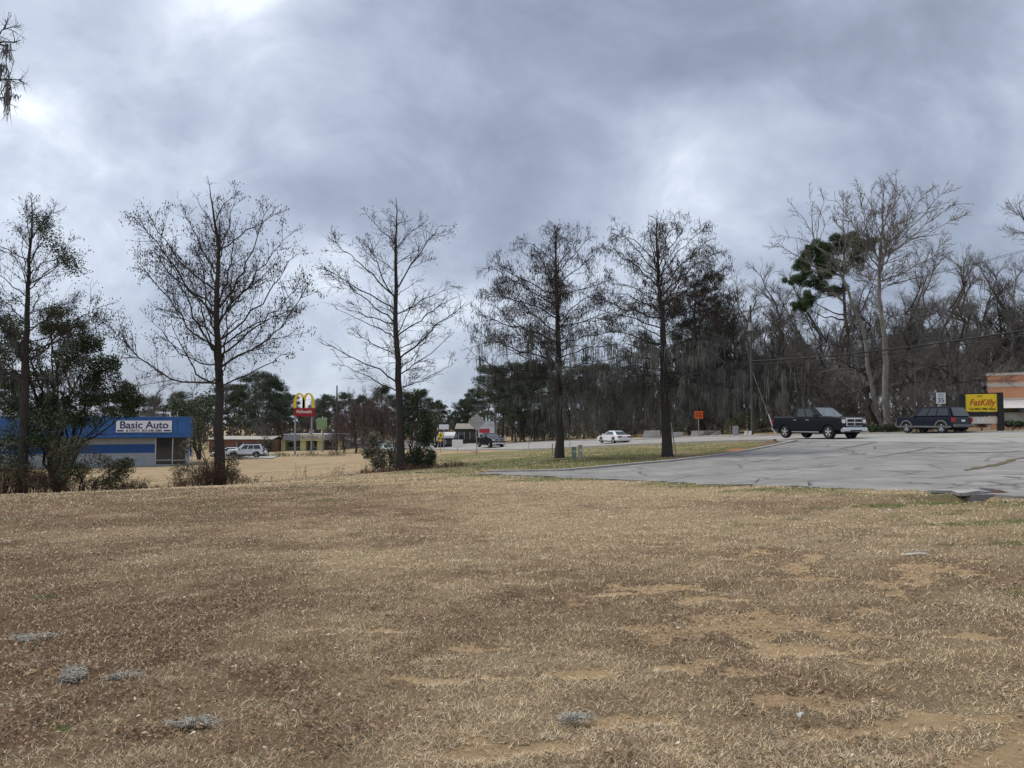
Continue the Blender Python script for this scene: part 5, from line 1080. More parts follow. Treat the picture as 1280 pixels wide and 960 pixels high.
def pickup(root, paint, chrome_grille=True, bowtie=False):
    L2 = 2.92; w = 1.0; fr, rr_ = 1.83, -1.78; ar = .47
    top = [(2.89, .95), (2.87, 1.22), (2.72, 1.30), (1.9, 1.37), (1.35, 1.39), (-1.08, 1.33), (-1.12, 1.36), (-2.82, 1.36), (-2.90, 1.30), (-2.90, .62), (-2.78, .5)]
    bot = [(rr_ - ar, .5)] + arch(rr_, ar, .42)[1:-1] + [(rr_ + ar, .46), (fr - ar, .46)] + arch(fr, ar, .42)[1:-1] + [(fr + ar, .5), (2.8, .5), (2.88, .62)]
    MB_ = MB(); prof_body(MB_, top + bot, w); MB_.build('body', paint, root)
    cb = MB(); cabin(cb, -1.15, 1.40, -.95, .50, 1.27, 1.95, .96, .79, .08); cab = cb.build('cab', paint, root)
    qs = lambda s_: [(-1.12, s_ * .965, 1.29), (1.36, s_ * .965, 1.29), (.48, s_ * .795, 1.94), (-.93, s_ * .795, 1.94)]
    for s_ in (1, -1):
        o = (.012, -s_)
        pane('window', qs(s_), .17, .47, .10, .86, M_cglass, cab, o); pane('window', qs(s_), .51, .80, .10, .86, M_cglass, cab, o)
        dr = MB().box(-1.0, .02, s_ * w - .004, s_ * w + .004, .56, 1.27).build('door', paint, root); MB().box(-.95, -.72, s_ * w + (.004 if s_ > 0 else -.03), s_ * w + (.03 if s_ > 0 else -.004), 1.13, 1.17).build('handle', M_chrome, dr)
        dr = MB().box(.035, 1.16, s_ * w - .004, s_ * w + .004, .56, 1.27).build('door', paint, root); MB().box(.1, .33, s_ * w + (.004 if s_ > 0 else -.03), s_ * w + (.03 if s_ > 0 else -.004), 1.13, 1.17).build('handle', M_chrome, dr)
        MB().box(.78, .98, *sorted((s_ * .98, s_ * 1.22)), 1.28, 1.52, b=.04).build('mirror', M_plast, root)
        MB().box(-1.1, 1.15, *sorted((s_ * .93, s_ * 1.04)), .38, .45).build('running_board', M_chrome, root)
        MB().box(2.5, 2.90, *sorted((s_ * .66, s_ * .965)), .92, 1.18, b=.04).build('headlight', M_lamp, root)
        MB().box(-2.93, -2.80, *sorted((s_ * .84, s_ * 1.005)), .92, 1.2).build('tail_light', M_red, root)
        for cx in (fr, rr_):
            mb = MB(); a_ = np.linspace(-.15, PI + .15, 12)
            for i in range(11): mb.slab([(cx + r_ * math.cos(t_), s_ * w, .42 + r_ * math.sin(t_)) for r_, t_ in ((.46, a_[i]), (.46, a_[i + 1]), (.52, a_[i + 1]), (.52, a_[i]))], (0, s_ * .025, 0))
            mb.build('wheel_arch', paint, root)
    pane('windscreen', [(1.39, -.94, 1.29), (1.39, .94, 1.29), (.49, .78, 1.94), (.49, -.78, 1.94)], .06, .94, .06, .93, M_wglass, cab)
    pane('rear_window', [(-1.14, .94, 1.29), (-1.14, -.94, 1.29), (-.94, -.78, 1.94), (-.94, .78, 1.94)], .1, .9, .25, .85, M_cglass, cab)
    gr = MB().box(2.78, 2.92, -.64, .64, .74, 1.25, b=.05).build('grille', M_chrome, root)
    for (a, b, c, e) in ((-.57, -.04, 1.02, 1.19), (.04, .57, 1.02, 1.19), (-.57, -.04, .80, .97), (.04, .57, .80, .97)): MB().box(2.905, 2.932, a, b, c, e).build('grille_opening', M_black, gr)
    bp_ = MB().box(2.72, 3.02, -.99, .99, .42, .70, b=.07).build('bumper', M_chrome, root); MB().box(3.015, 3.03, -.45, .45, .46, .55).build('air_dam', M_plast, bp_); MB().box(3.02, 3.035, -.16, .16, .56, .67).build('plate', M_plate, bp_)
    MB().box(-3.05, -2.86, -.95, .95, .5, .66, b=.04).build('bumper', M_chrome, root)
    MB().box(-2.8, -1.2, -.86, .86, 1.34, 1.37).build('bed_recess_panel', M_plast, root); MB().box(-2.6, 2.5, -.8, .8, .3, .62).build('underbody', M_under, root)  # flat dark panel stands in for the open recess of the bed
    for x in (fr, rr_):
        for s_ in (1, -1): wheel(root, x, s_ * .87, .415, .27)
def suv(root, paint, trim, L=4.75, clad=None):
    w = .89; fr, rr_ = 1.42, -1.42; ar = .44
    top = [(2.30, .82), (2.27, 1.04), (2.1, 1.11), (1.05, 1.17), (-2.20, 1.17), (-2.34, 1.05), (-2.36, .58), (-2.28, .48)]
    bot = [(rr_ - ar, .46)] + arch(rr_, ar, .38)[1:-1] + [(rr_ + ar, .42), (fr - ar, .42)] + arch(fr, ar, .38)[1:-1] + [(fr + ar, .46), (2.25, .46), (2.33, .55)]
    mb = MB(); prof_body(mb, top + bot, w); mb.build('body', paint, root)
    cb = MB(); cabin(cb, -2.30, 1.08, -1.98, .42, 1.12, 1.82, .86, .70, .08); cab = cb.build('cab', paint, root)
    qs = lambda s_: [(-2.28, s_ * .865, 1.14), (1.06, s_ * .865, 1.14), (.40, s_ * .705, 1.81), (-1.97, s_ * .705, 1.81)]
    for s_ in (1, -1):
        o = (.012, -s_)
        for a, b in ((.08, .36), (.39, .60), (.63, .86)): pane('window', qs(s_), a, b, .12, .86, M_cglass, cab, o)
        for a, b in ((-.86, -.02), (.0, 1.0)):
            dr = MB().box(a + .02, b, s_ * w - .004, s_ * w + .004, .5, 1.08).build('door', paint, root); MB().box(a + .06, a + .26, *sorted((s_ * w, s_ * (w + .03))), .96, 1.0).build('handle', M_plast, dr)
        MB().box(.62, .80, *sorted((s_ * .87, s_ * 1.08)), 1.1, 1.27, b=.03).build('mirror', M_plast, root)
        MB().box(-2.2, 2.2, *sorted((s_ * .86, s_ * .91)), .40, .52).build('sill_trim', trim, root)
        for cx in (fr, rr_):
            mb = MB(); a_ = np.linspace(-.1, PI + .1, 12)
            for i in range(11): mb.slab([(cx + r_ * math.cos(t_), s_ * w, .40 + r_ * math.sin(t_)) for r_, t_ in ((.42, a_[i]), (.42, a_[i + 1]), (.53, a_[i + 1]), (.53, a_[i]))], (0, s_ * .03, 0))
            mb.build('wheel_arch', trim, root)
        MB().box(-2.40, -2.22, *sorted((s_ * .70, s_ * .905)), .78, 1.08).build('tail_light', M_red, root); MB().box(2.12, 2.31, *sorted((s_ * .5, s_ * .87)), .78, .95, b=.03).build('headlight', M_lamp, root)
        MB().box(-1.7, .3, *sorted((s_ * .55, s_ * .6)), 1.825, 1.86).build('roof_rail', M_plast, root)
    pane('rear_window', [(-2.29, .83, 1.15), (-2.29, -.83, 1.15), (-1.98, -.68, 1.79), (-1.98, .68, 1.79)], .06, .94, .04, .94, M_cglass, cab); pane('windscreen', [(1.07, -.83, 1.14), (1.07, .83, 1.14), (.41, .68, 1.81), (.41, -.68, 1.81)], .06, .94, .05, .92, M_cglass, cab)
    MB().box(-2.52, -2.28, -.87, .87, .42, .62, b=.05).build('bumper', trim, root); MB().box(2.2, 2.44, -.87, .87, .42, .64, b=.05).build('bumper', trim, root); MB().box(-2.41, -2.37, -.16, .16, .80, .94).build('plate', M_plate, root); MB().box(2.25, 2.35, -.48, .48, .7, .93).build('grille', M_plast, root); MB().box(-2.2, 2.2, -.7, .7, .28, .6).build('underbody', M_under, root)
    for x in (fr, rr_):
        for s_ in (1, -1): wheel(root, x, s_ * .77, .385, .25)
def sedan(root, paint):
    w = .89; fr, rr_ = 1.42, -1.35; ar = .38
    top = [(2.34, .55), (2.30, .68), (2.0, .80), (1.0, .93), (-1.5, .97), (-2.25, .95), (-2.38, .86), (-2.42, .5), (-2.3, .32)]
    bot = [(rr_ - ar, .30)] + arch(rr_, ar, .32)[1:-1] + [(rr_ + ar, .26), (fr - ar, .26)] + arch(fr, ar, .32)[1:-1] + [(fr + ar, .28), (2.25, .3)]
    mb = MB(); prof_body(mb, top + bot, w, .1); mb.build('body', paint, root, smooth=False)
    cb = MB(); cabin(cb, -1.85, 1.15, -1.05, .25, .90, 1.40, .82, .60, .1); cab = cb.build('cab', paint, root)
    qs = lambda s_: [(-1.83, s_ * .825, .92), (1.13, s_ * .825, .92), (.24, s_ * .605, 1.39), (-1.04, s_ * .605, 1.39)]
    for s_ in (1, -1):
        o = (.012, -s_)
        for a, b in ((.16, .27), (.29, .53), (.56, .84)): pane('window', qs(s_), a, b, .12, .84, M_cglass, cab, o)
        for a, b in ((-1.0, -.05), (-.03, .95)): dr = MB().box(a, b, s_ * w - .004, s_ * w + .004, .36, .9).build('door', paint, root); MB().box(a + .06, a + .24, *sorted((s_ * w, s_ * (w + .03))), .77, .80).build('handle', paint, dr)
        MB().box(.72, .9, *sorted((s_ * .85, s_ * 1.03)), .93, 1.06, b=.03).build('mirror', paint, root); MB().box(-2.43, -2.30, *sorted((s_ * .38, s_ * .86)), .68, .84).build('tail_light', M_red, root); MB().box(2.1, 2.33, *sorted((s_ * .45, s_ * .84)), .56, .7, b=.03).build('headlight', M_lamp, root)
    pane('rear_window', [(-1.84, .79, .93), (-1.84, -.79, .93), (-1.05, -.58, 1.38), (-1.05, .58, 1.38)], .08, .92, .06, .92, M_cglass, cab); pane('windscreen', [(1.14, -.79, .93), (1.14, .79, .93), (.24, .58, 1.38), (.24, -.58, 1.38)], .08, .92, .06, .92, M_cglass, cab)
    MB().box(-2.5, -2.28, -.86, .86, .3, .58, b=.06).build('bumper', paint, root); MB().box(2.2, 2.42, -.86, .86, .26, .5, b=.06).build('bumper', paint, root); MB().box(-2.44, -2.40, -.2, .2, .64, .78).build('plate', M_plate, root); MB().box(-2.2, 2.2, -.7, .7, .18, .5).build('underbody', M_under, root)
    for x in (fr, rr_):
        for s_ in (1, -1): wheel(root, x, s_ * .77, .32, .21, 7)
HD = math.atan2(-RD[1], -RD[0]); HA = math.atan2(RD[1], RD[0])
r_ = ground_car('pickup_truck', 'black crew cab pickup with chrome grille and bumper on the road by the lot', 'pickup truck', 1021, 48.5, HD + .02); pickup(r_, M_paintk)
r_ = ground_car('suv', 'dark blue sport utility vehicle with grey wheel arches heading away past the yellow signboard', 'suv', 1165, 54.5, HA - .02); suv(r_, M_paintn, M_tangrey)
r_ = ground_car('sedan', 'white sedan driving away beyond the mossy cypresses', 'car', 767, 88, HA); sedan(r_, M_paintw)
r_ = ground_car('pickup_truck', 'dark blue pickup coming up the road behind the diamond sign', 'pickup truck', 613, 106, HD + .05); pickup(r_, M_paintn)
# parked cars in front of the brick store
r_ = ground_car('suv', 'white sport utility vehicle parked nose in beside the brick store', 'suv', 308, 104, .25 + PI); suv(r_, M_paintw, M_tangrey)
r_ = ground_car('sedan', 'silver car parked behind the white sport utility vehicle', 'car', 326, 112, -1.2); sedan(r_, mat('car_paint_silver', (.38, .4, .42), .3, coat=.6))
r_ = ground_car('suv', 'dark sport utility vehicle parked in front of the brick store', 'suv', 315, 118, PI + .1); suv(r_, mat('car_paint_maroon', (.03, .012, .014), .35, coat=.5), M_plast)
r_ = ground_car('sedan', 'white car half hidden by brush behind the tufted cypress', 'car', 287, 106, PI + .2); sedan(r_, M_paintw)
r_ = ground_car('sedan', 'pale car glimpsed through the bush left of the slender cypress', 'car', 482, 112, HD + .2); sedan(r_, mat('car_paint_pale', (.35, .42, .44), .3, coat=.5))

# ------------------------------------------------------------------ signs, poles, boxes, wires
M_galv = mat('galvanised', (.36, .37, .38), .5, .25, 4, metal=.5); M_wood = mat('pole_wood', (.11, .10, .088), .95, .4, 3, .4, 20, stretch=(3, 3, .5)); M_post = mat('post_wood', (.32, .28, .22), .9, .3, 4)
def post_sign(name, label, px, Y, H, panel, rz=0, post=M_galv, r=.035, lean=0, cat='sign'):
    g = on(px, Y); root = empty(name, g, rz, label, cat); MB().cyl((0, 0, -.3), (0, 0, H), r, None, 8).build('post', post, root)
    if lean: root.rotation_euler = (0, lean, rz)
    panel(root, H); return root
def diamond(root, h, a, mt, edge=None):
    return MB().slab([(0, -.05, h - a), (a, -.05, h), (0, -.05, h + a), (-a, -.05, h)], (0, .01, 0)).build('panel', mt, root)
# grey back of a diamond sign: 60 m out beside the road
post_sign('road_sign', 'grey back of a diamond road sign on a thin post', 596, 70, 3.35, lambda r, h: (diamond(r, h - .35, .80, mat('sign_back', (.42, .42, .41), .55, .1, 2, metal=.3)), MB().box(-.5, .5, -.06, -.052, h - .45, h - .41).build('brace', M_galv, r)))
def ped(r, h):
    p = diamond(r, h - .25, .46, mat('sign_yellow', (.72, .50, .02), .5)); bl = M_black
    MB().lathe([(.001, -.003), (.06, -.003), (.06, .003), (.001, .003)], 'y', 10, (.0, -.056, h - .06)).build('symbol', bl, p)
    MB().slab([(-.07, -.054, h - .34), (.08, -.054, h - .34), (.07, -.054, h - .14), (-.06, -.054, h - .14)], (0, -.004, 0)).slab([(-.07, -.054, h - .34), (-.02, -.054, h - .34), (-.1, -.054, h - .55), (-.15, -.054, h - .55)], (0, -.004, 0)).slab([(.02, -.054, h - .34), (.07, -.054, h - .34), (.15, -.054, h - .55), (.1, -.054, h - .55)], (0, -.004, 0)).build('symbol', bl, p)
    MB().box(-.2, .2, -.06, -.05, h - 1.0, h - .78).build('plaque', mat('sign_yellow', ()), r) if False else MB().box(-.22, .22, -.06, -.05, h - 1.02, h - .76).build('plaque', MATS['sign_yellow'], r)
post_sign('pedestrian_sign', 'yellow diamond pedestrian crossing sign with a plaque by the slender cypress', 551, 100, 2.5, ped)
# white signboard on a short stake
g = on(572, 95); root = empty('signboard', g, 0, 'blank white board on a short stake beside the dark shop', 'sign'); MB().box(-.04, .04, 0, .05, -.3, 1.0).build('post', M_galv, root); MB().box(-.66, .66, -.04, -.002, .55, 1.55, b=.01).build('panel', M_signw, root)
g = on(555, 120); root = empty('signboard', g, 0, 'pale banner board high above the yellow pedestrian sign', 'sign'); MB().box(-.06, .06, 0, .06, -.3, 3.6).build('post', M_galv, root); MB().box(-.75, .75, -.05, -.002, 3.0, 3.75, b=.01).build('panel', M_signw, root)
# orange work-zone sign
def work(r, h):
    p = MB().box(-.5, .5, -.07, -.05, h - .82, h, b=.008).build('panel', mat('sign_orange', (.80, .14, .02), .5), r); text('lettering', 'ROAD', .26, M_black, p, (0, -.073, h - .28), bold=.005); text('lettering', 'WORK', .26, M_black, p, (0, -.073, h - .56), bold=.005)
    MB().box(.5, .72, -.03, .0, h - .45, h - .02).build('flag', mat('flag_dark', (.12, .02, .02), .8), r)
post_sign('road_sign', 'orange road work sign on a pale post in front of the mossy wood', 873, far_side(873, 9.3), 2.75, work, .2, M_post, .06)
# speed limit
def speed(r, h):
    p = MB().box(-.31, .31, -.06, -.04, h - .8, h, b=.006).build('panel', M_signw, r); text('lettering', 'SPEED', .15, M_black, p, (0, -.063, h - .12)); text('lettering', 'LIMIT', .15, M_black, p, (0, -.063, h - .27)); text('lettering', '35', .46, M_black, p, (0, -.063, h - .56), bold=.006)
Yp = far_side(1176, 9.0); g = on(1176, Yp); post_sign('speed_limit_sign', 'white speed limit sign showing 35 behind the dark blue vehicle', 1176, Yp, (530 - 491) * Yp / F + EYE - g[2], speed, -.2)
# yellow signboard between black posts
Yp = far_side(1226, 10.6); s = Yp / F; g = on(1226, Yp); z0 = 530 + (EYE - g[2]) / Yp * F; Z = lambda py: (z0 - py) * s
root = empty('signboard', g, -.36, 'yellow lettered signboard framed by heavy black posts beside the road', 'sign'); M_ysign = mat('signboard_yellow', (.85, .62, .02), .5, .06, 3)
P_('post', M_black, root, (-1.35, -.98, -.22, .22, -.3, Z(492.5))); P_('post', M_black, root, (.98, 1.35, -.22, .22, -.3, Z(491)))
P_('crossbar', M_black, root, (-.98, .98, -.12, .12, Z(492.4), Z(491.2))); P_('crossbar', M_black, root, (-.98, .98, -.12, .12, Z(520), Z(515)))
pn = P_('panel', M_ysign, root, (-.975, .975, -.16, .16, Z(514.5), Z(492.8)))
M_sred = mat('lettering_red', (.45, .07, .02), .6); M_sblk = mat('lettering_brown', (.07, .03, .01), .6)
text('lettering', '1201', .2, M_sblk, pn, (-.1, -.166, Z(495.5))); text('lettering', 'FatKilly', .62, M_sred, pn, (.05, -.166, Z(503.5)), bold=.014, shear=.25, sx=.85); text('lettering', 'Tel 803-788-4466', .24, M_sblk, pn, (.05, -.166, Z(511.5)), bold=.006, sx=.95)
P_('letter_board', M_creamw, root, (-.975, .975, -.05, .05, Z(529.5), Z(521)))
P_('letter_strip', M_signw, root, (-.25, -.12, -.07, -.052, Z(528), Z(522))); P_('letter_strip', M_signw, root, (.02, .12, -.07, -.052, Z(528), Z(522)))
# little red and yellow boxes by the hedge
Yp = far_side(1027, 9.2)
for px, c_, lb in ((1021, (.35, .02, .02), 'small red newspaper box by the hedge behind the pickup'), (1029, (.80, .42, .03), 'small orange yellow newspaper box by the hedge behind the pickup')):
    g = on(px, Yp); root = empty('newspaper_box', g, -.35, lb, 'newspaper box', None); mt_ = mat('box_%d' % px, c_, .5, .1, 3); P_('body', mt_, root, (-.22, .22, -.2, .2, .0, .62), b=.02); P_('window', M_glass, root, (-.15, .15, -.215, -.202, .3, .5)); P_('lid', mt_, root, (-.235, .235, -.22, .21, .622, .66))
g = on(1036, Yp); root = empty('marker_post', g, 0, 'white marker post right of the orange yellow newspaper box', 'post'); P_('shaft', M_signw, root, (-.05, .05, -.05, .05, -.2, .85), b=.01); P_('cap', M_plast, root, (-.055, .055, -.055, .055, .851, .9))
# concrete pieces in front of the mossy wood
for px, wd, hh_, lb in ((815, 1.9, .95, 'pale concrete headwall block with a sloping end beside the mossy cypress'), (883, 3.0, .55, 'long low pale concrete wall below the orange road work sign'), (846, 1.4, .6, 'rough broken concrete block right behind the mossy cypress trunk')):
    Yp = far_side(px, 10.6); g = on(px, Yp); mb = MB(); mb.slab([(-wd / 2 - .3, -.2, -.2), (wd / 2, -.2, -.2), (wd / 2, -.2, hh_), (-wd / 2, -.2, hh_ * .96)], (0, .4, 0)); o = mb.build('concrete_block', mat('concrete_pale', (.55, .54, .52), .9, .25, 1.5, .3, 12), None, g, -.2); tag(o, lb, 'concrete')
# utility pedestals and boxes
M_ped1 = mat('pedestal_green', (.22, .29, .24), .7, .15, 3); M_ped2 = mat('pedestal_beige', (.34, .35, .30), .7, .15, 3)
for px, Y, w_, h_, mt_, lb in ((717, 41, .2, .55, M_ped1, 'green utility pedestal nearer the cypress trunk'), (725, 40.5, .17, .66, M_ped2, 'beige utility pedestal beside the green one')):
    g = on(px, Y); root = empty('utility_pedestal', g, .2, lb, 'utility box', 'utility pedestals beside the cypress'); P_('body', mt_, root, (-w_ / 2, w_ / 2, -w_ / 2, w_ / 2, -.1, h_), b=.015); P_('cap', mt_, root, (-w_ / 2 - .02, w_ / 2 + .02, -w_ / 2 - .02, w_ / 2 + .02, h_ + .001, h_ + .06), b=.015); P_('label_plate', M_signw, root, (-.04, .04, -w_ / 2 - .006, -w_ / 2 - .001, h_ * .6, h_ * .75))
Yp = far_side(919, 9.6); g = on(919, Yp); root = empty('utility_cabinet', g, -.2, 'grey metal utility cabinet on the verge left of two small white boxes', 'utility box'); P_('body', M_galv, root, (-.28, .28, -.2, .2, -.1, .95), b=.02); P_('door', M_galv, root, (-.24, .24, -.215, -.203, .08, .88)); P_('handle', M_black, root, (.14, .17, -.235, -.216, .45, .6))
for px in (932, 937):
    Yp = far_side(px, 9.0); g = on(px, Yp); root = empty('junction_box', g, -.2, 'small white junction box standing on the verge', 'utility box', 'pair of small white boxes'); P_('body', M_signw, root, (-.13, .13, -.12, .12, -.1, .42), b=.02); P_('cap', M_signw, root, (-.145, .145, -.135, .135, .421, .47), b=.015)
# leaning stick at the fifth tree, stakes
g = on(845, 39.2); root = empty('leaning_stick', g, 0, 'pale wooden stick leaning against the mossy cypress trunk', 'stick'); MB().cyl((0, 0, -.05), (-.2, .35, 1.75), .03, .025, 7).build('shaft', M_post, root); MB().cyl((-.2, .35, 1.75), (-.203, .355, 1.775), .027, .012, 7).build('tip', M_bark_grey, root)
for px, Y, h_, lb in ((661, 88, 1.5, 'thin wooden stake on the verge left of the tasselled cypress'), (712, 80, 1.3, 'slim grey stake just right of the tasselled cypress'), (912, 74, 1.1, 'bare iron stake left of the grey cabinet'), (690, 46, .7, 'short thin marker rod by the tasselled cypress trunk')):
    g = on(px, Y); root = empty('stake', g, 0, lb, 'stake'); MB().cyl((0, 0, -.2), (.02, 0, h_), .035, None, 6).build('shaft', M_post, root); MB().cyl((.02, 0, h_ + .001), (.02, 0, h_ + .05), .04, .02, 6).build('cap', M_post, root)
# arched fast food sign
d = 118; s = d / F; gL = on(369.5, d); root = empty('arches_sign', gL, 0, 'tall fast food sign with yellow arches over a red board on two posts', 'sign'); z0 = 530 + (EYE - gL[2]) / d * F; X = lambda px: (px - 369.5) * s; Z = lambda py: (z0 - py) * s
for px in (369.5, 390): MB().cyl((X(px), 0, -.3), (X(px), 0, Z(516)), .14, None, 10).build('post', M_galv, root)
bd = P_('board', mat('board_red', (.33, .015, .025), .5, .15, 1), root, (X(368.5), X(393.5), -.25, .25, Z(520.5), Z(510)), b=.03); text('lettering', "McDonald's", .62, mat('lettering_cream', (.85, .75, .65), .5), bd, (X(381), -.257, Z(514.8)), bold=.012, sx=.8)
M_arch = mat('arch_yellow', (.85, .58, .04), .45)
def archpath(x0, x1, zb, zt):
    a = np.linspace(0, PI, 15); return np.stack([(x0 + x1) / 2 - np.cos(a) * (x1 - x0) / 2 * (1.0), np.zeros(15), zb + (zt - zb) * np.sin(a) ** .62], -1)
mb = MB()
for x0, x1 in ((368.6, 380.0), (379.6, 391.6)):
    p = archpath(X(x0), X(x1), Z(510.5), Z(492)); tn_ = np.gradient(p, axis=0); tn_ /= np.linalg.norm(tn_, axis=1, keepdims=True); nr_ = np.stack([-tn_[:, 2], np.zeros(15), tn_[:, 0]], -1) * np.interp(np.abs(np.arange(15) - 7), [0, 7], [.10, .19])[:, None]
    V = np.vstack([p + nr_ + [0, -.18, 0], p - nr_ + [0, -.18, 0], p - nr_ + [0, .18, 0], p + nr_ + [0, .18, 0]]); Q = [(r * 15 + i, r * 15 + i + 1, ((r + 1) % 4) * 15 + i + 1, ((r + 1) % 4) * 15 + i) for r in range(4) for i in range(14)]; mb.add(V, Q, NG=[(0, 15, 30, 45), (14, 59, 44, 29)])
mb.build('arches', M_arch, root)
# green board behind
d = 128; g = on(404, d); s = d / F; z0 = 530 + (EYE - g[2]) / d * F; Z = lambda py: (z0 - py) * s
root = empty('signboard', g, .2, 'pale green square sign on a post above the yellow shop roof', 'sign'); MB().cyl((0, 0, -.3), (0, 0, Z(537)), .12, None, 8).build('post', M_galv, root); P_('panel', mat('board_green', (.30, .42, .20), .6, .25, 1), root, (-.95, .65, -.15, .15, Z(537), Z(523.5)), b=.02); P_('frame', mat('board_green_pale', (.5, .62, .35), .6), root, (-1.0, -.96, -.17, .17, Z(537), Z(523.5)), (-1.0, .7, -.17, .17, Z(523.4), Z(522.8)))
# utility poles
def pole(name, label, px, Y, top_py, arm=True, r=.14, rz=0, group='utility poles'):
    g = on(px, Y); H = (530 - top_py) * Y / F + EYE - g[2]; root = empty(name, g, rz, label, 'utility pole', group); MB().cyl((0, 0, -.4), (0, 0, H), r, r * .68, 10).build('shaft', M_wood, root)
    if arm: P_('crossarm', M_wood, root, (-1.15, 1.15, -.2, -.1, H - .6, H - .48)); [MB().cyl((x, -.15, H - .475), (x, -.15, H - .28), .04, .03, 6).build('insulator', M_signw, root) for x in (-1.05, -.4, .4, 1.05)]
    return root, g, H
YP = far_side(940, 10.4); pA, gA, HA_ = pole('utility_pole', 'wooden utility pole with crossarm and transformer in front of the wood', 940, YP, 381, rz=-1.2); MB().cyl((.3, -.3, HA_ - 2.6), (.3, -.3, HA_ - 1.8), .2, None, 10).build('transformer', M_galv, pA)
pB, gB, HB = pole('utility_pole', 'wooden utility pole beyond the right edge of the picture', 1600, 39, 210, rz=-1.2)
pC, gC, HC = pole('utility_pole', 'bare distant pole between the arched sign and the slender cypress', 421, 130, 482, arm=False, r=.16)
pD, gD, HD_ = pole('utility_pole', 'thin distant pole right of the slender cypress', 549, 150, 505, arm=False)
pE, gE, HE = pole('utility_pole', 'light pole behind the oncoming dark pickup', 619, 120, 505, arm=False, r=.12)
M_wire = mat('wire_black', (.012, .012, .012), .7)
def wire(label, a, b, sag, r):
    a = np.array(a, float); b = np.array(b, float); t_ = np.linspace(0, 1, 25)[:, None]; p = a * (1 - t_) + b * t_ - np.array([0, 0, 1]) * sag * 4 * t_ * (1 - t_)
    o = NP().add(*tubes((p - a)[None], np.full((1, 25), r), 5)).build('overhead_wire', M_wire, None, a); tag(o, label, 'wire', 'overhead wires')
for h_, r, sg, lb in ((7.4, .06, .7, 'thick black cable bundle crossing in front of the wood'), (7.1, .035, .75, 'second black cable just under the thick bundle'), (8.6, .022, .8, 'thin middle wire sloping across the wood')):
    wire(lb, gA + [0, 0, h_], gB + [0, 0, h_], sg, r)
for i, x in enumerate((-1.05, 1.05)): wire('highest thin wire running from the crossarm toward the right edge', gA + [x * .35, -x * .9, HA_ - .3], gB + [x * .35, -x * .9, HB - .3], .9, .014)
gF = on(400, 230)
wire('wire sloping from the crossarm away along the road', gA + [0, 0, HA_ - .3], np.array([-8.0, 140, hz(-8, 140) + 11]), 1.2, .02); wire('low cable running away along the road behind the cypresses', gA + [0, 0, 7.4], np.array([-8.0, 140, hz(-8, 140) + 7.2]), 1.0, .035)
wire('wire strung between the two distant poles', gC + [0, 0, HC - 1.8], gD + [0, 0, HD_ - .9], .5, .03); wire('wire running left from the bare distant pole', gC + [0, 0, HC - 1.8], on(200, 125) + [0, 0, 8.5], .8, .025)
# slanting guy pole left of the pickup
g = on(969, YP - 1); root = empty('guy_wire', g, 0, 'slanting pale guy line from the pole down behind the pickup bed', 'guy wire'); top = gA + [0, 0, 6.6] - g; MB().cyl((0, 0, -.1), top, .035, .03, 6).build('line', M_galv, root); MB().cyl((0, 0, -.1), top * .3, .06, .05, 6).build('guard', M_signw, root)
# far street lamp left
# mulch ring under the diamond sign, dirt heap at the lot corner
def heap(name, label, px, py, rx, ry, h, mt_, cat='dirt'):
    c_ = hit(px, py); n = 18; a, r = np.meshgrid(np.linspace(0, 2 * PI, n + 1)[:-1], np.linspace(0, 1, 7)); x = np.cos(a) * r * rx; y = np.sin(a) * r * ry; z = height(c_[0] + x, c_[1] + y) - c_[2] + h * (1 - sstep(r, 0, 1)) * (.6 + .8 * vnoise(x * 3 + px, y * 3, .5)) - .04
    ix = np.arange(7 * n).reshape(7, n); q = np.stack([ix[:-1], np.roll(ix, -1, 1)[:-1], np.roll(ix, -1, 1)[1:], ix[1:]], -1).reshape(-1, 4); tag(NP().add(np.stack([x, y, z], -1).reshape(-1, 3), q).build(name, mt_, None, c_, smooth=True), label, cat)
heap('dirt_mound', 'brown mound of dirt at the corner of the lot by the pickup', 963, 556, 1.0, 1.2, .26, mat('dirt_brown', (.16, .11, .07), 1, .4, 4, .8, 20))
heap('mulch_bed', 'low ring of red mulch at the foot of the diamond sign', 593, 565.5, 1.1, 1.6, .12, mat('mulch_red', (.16, .065, .05), 1, .4, 6, .8, 20), 'mulch')
heap('dirt_patch', 'orange clay patch in the grass island beside the lot kerb', 922, 562, .9, 1.1, .08, mat('clay_orange', (.38, .15, .07), 1, .3, 4, .5, 20))
heap('dirt_bank', 'red brown dirt bank at the broken edge of the lot', 1243, 617, .45, .35, .14, mat('dirt_red', (.11, .065, .05), 1, .5, 8, .8, 30))
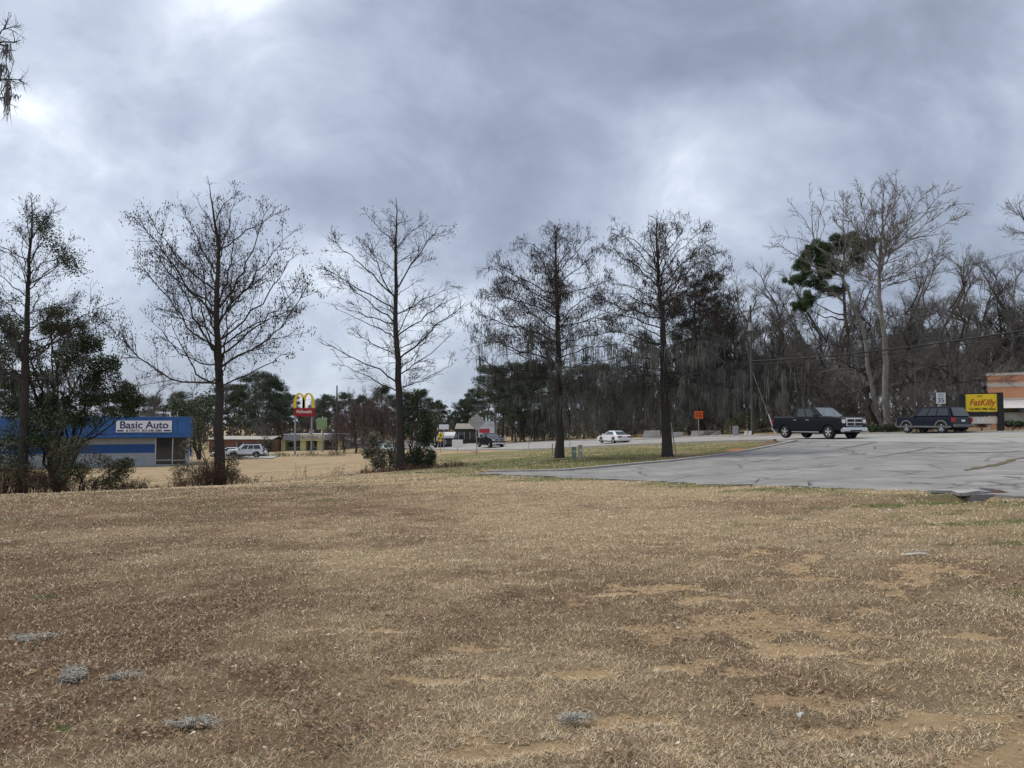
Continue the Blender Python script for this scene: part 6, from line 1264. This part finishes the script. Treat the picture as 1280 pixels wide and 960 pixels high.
# clumps of grey moss fallen on the field, scraps
def ground_moss(px, py, rx, ry, rz, seed, label, n=260):
    rs = np.random.default_rng(seed); c_ = hit(px, py); n = int(n * .5); rx *= .8; ry *= .8; p = rs.normal(0, .42, (n, 2)) * [rx, ry] * (.5 + rs.uniform(0, .7, (n, 1))); p[:, 1] += .35 * ry * np.sin(p[:, 0] / rx * 3 + seed); p = np.stack([p[:, 0] * math.cos(rz) - p[:, 1] * math.sin(rz), p[:, 0] * math.sin(rz) + p[:, 1] * math.cos(rz)], -1)
    zz = height(p[:, 0] + c_[0], p[:, 1] + c_[1]) - c_[2] + (fbm(p[:, 0] + c_[0], p[:, 1] + c_[1], .35, 5) - .5) * .05 + rs.uniform(.012, .04, n); th = rs.normal(rz, .9, n); L = rs.uniform(.04, .12, n)
    s_ = np.linspace(-.5, .5, 5)[None, :]; bend = rs.normal(0, .4, (n, 1)); C = np.stack([p[:, :1] + np.cos(th)[:, None] * s_ * L[:, None] - np.sin(th)[:, None] * bend * L[:, None] * s_ ** 2 * 2, p[:, 1:] + np.sin(th)[:, None] * s_ * L[:, None] + np.cos(th)[:, None] * bend * L[:, None] * s_ ** 2 * 2, zz[:, None] + rs.normal(0, .008, (n, 5))], -1)
    o = NP().add(*tubes(C, np.full((n, 5), .0016), 3)).build('moss_clump', mat('fallen_moss', (.36, .345, .30), 1, island=.4), None, c_); tag(o, label, 'moss')
for i, (px, py, rx, ry, rz, lb, n) in enumerate([(92, 852, .18, .07, -.9, 'pale grey oblong clump of moss lying on brown leaves, brightest of them', 700), (45, 800, .32, .13, .1, 'wide thin grey mat of moss beside a small patch of orange soil', 420), (155, 850, .16, .05, .3, 'faint greenish grey wisp of moss right of the brightest clump', 260), (240, 910, .2, .05, .0, 'thin pale moss wisp crossed by a twig', 260), (720, 902, .14, .06, .1, 'small grey tuft of moss on sandy soil', 200)]):
    ground_moss(px, py, rx, ry, rz, 500 + i, lb, n)
M_paper = mat('paper_scrap', (.55, .53, .49), .8, .35, 20)
for i, (px, py, sx, sy, rz, lb) in enumerate([(1145, 697, .15, .045, .2, 'long white torn scrap lying in the straw grass'), (1153, 694, .08, .02, .35, 'thin white sliver just behind the long torn scrap'), (1000, 908, .03, .02, 1, 'tiny white paper bit on the sandy soil'), (395, 713, .05, .02, .5, 'little white scrap in the middle of the brown field'), (8, 680, .05, .03, 0, 'pale scrap near the left brambles on brown grass'), (1110, 641, .05, .04, .3, 'small white lump in the straw in front of the broken slabs')]):
    c_ = hit(px, py); rs = np.random.default_rng(700 + i); n = 7; top_ = [(x * sx / 3, rs.normal(0, .004) + sy * (1 - (x / 3.3) ** 2) ** .5 * .5, .012 + rs.uniform(0, .02)) for x in range(-3, 4)] + [(x * sx / 3, rs.normal(0, .004) - sy * (1 - (x / 3.3) ** 2) ** .5 * .5, .012 + rs.uniform(0, .015)) for x in range(3, -4, -1)]
    tag(MB().slab(top_, (0, 0, .006)).build('paper_scrap', M_paper, None, c_ + [0, 0, .02], rz), lb, 'litter')
for px, py, lb in ((437, 594.5, 'flat pale stones at the weedy edge left of the slender cypress'), (522, 592, 'pale stone lying at the foot of the slender cypress')):
    c_ = hit(px, py); mb = MB(); rs = np.random.default_rng(int(px)); an_ = np.sort(rs.uniform(0, 2 * PI, 8)); mb.slab([(math.cos(a) * .2, math.sin(a) * .16, -.04) for a in an_], (0.03, 0, .13)); tag(mb.build('stone', mat('stone_pale', (.36, .32, .28), .9, .4, 5), None, c_), lb, 'stone')
sc.render.engine = 'CYCLES'
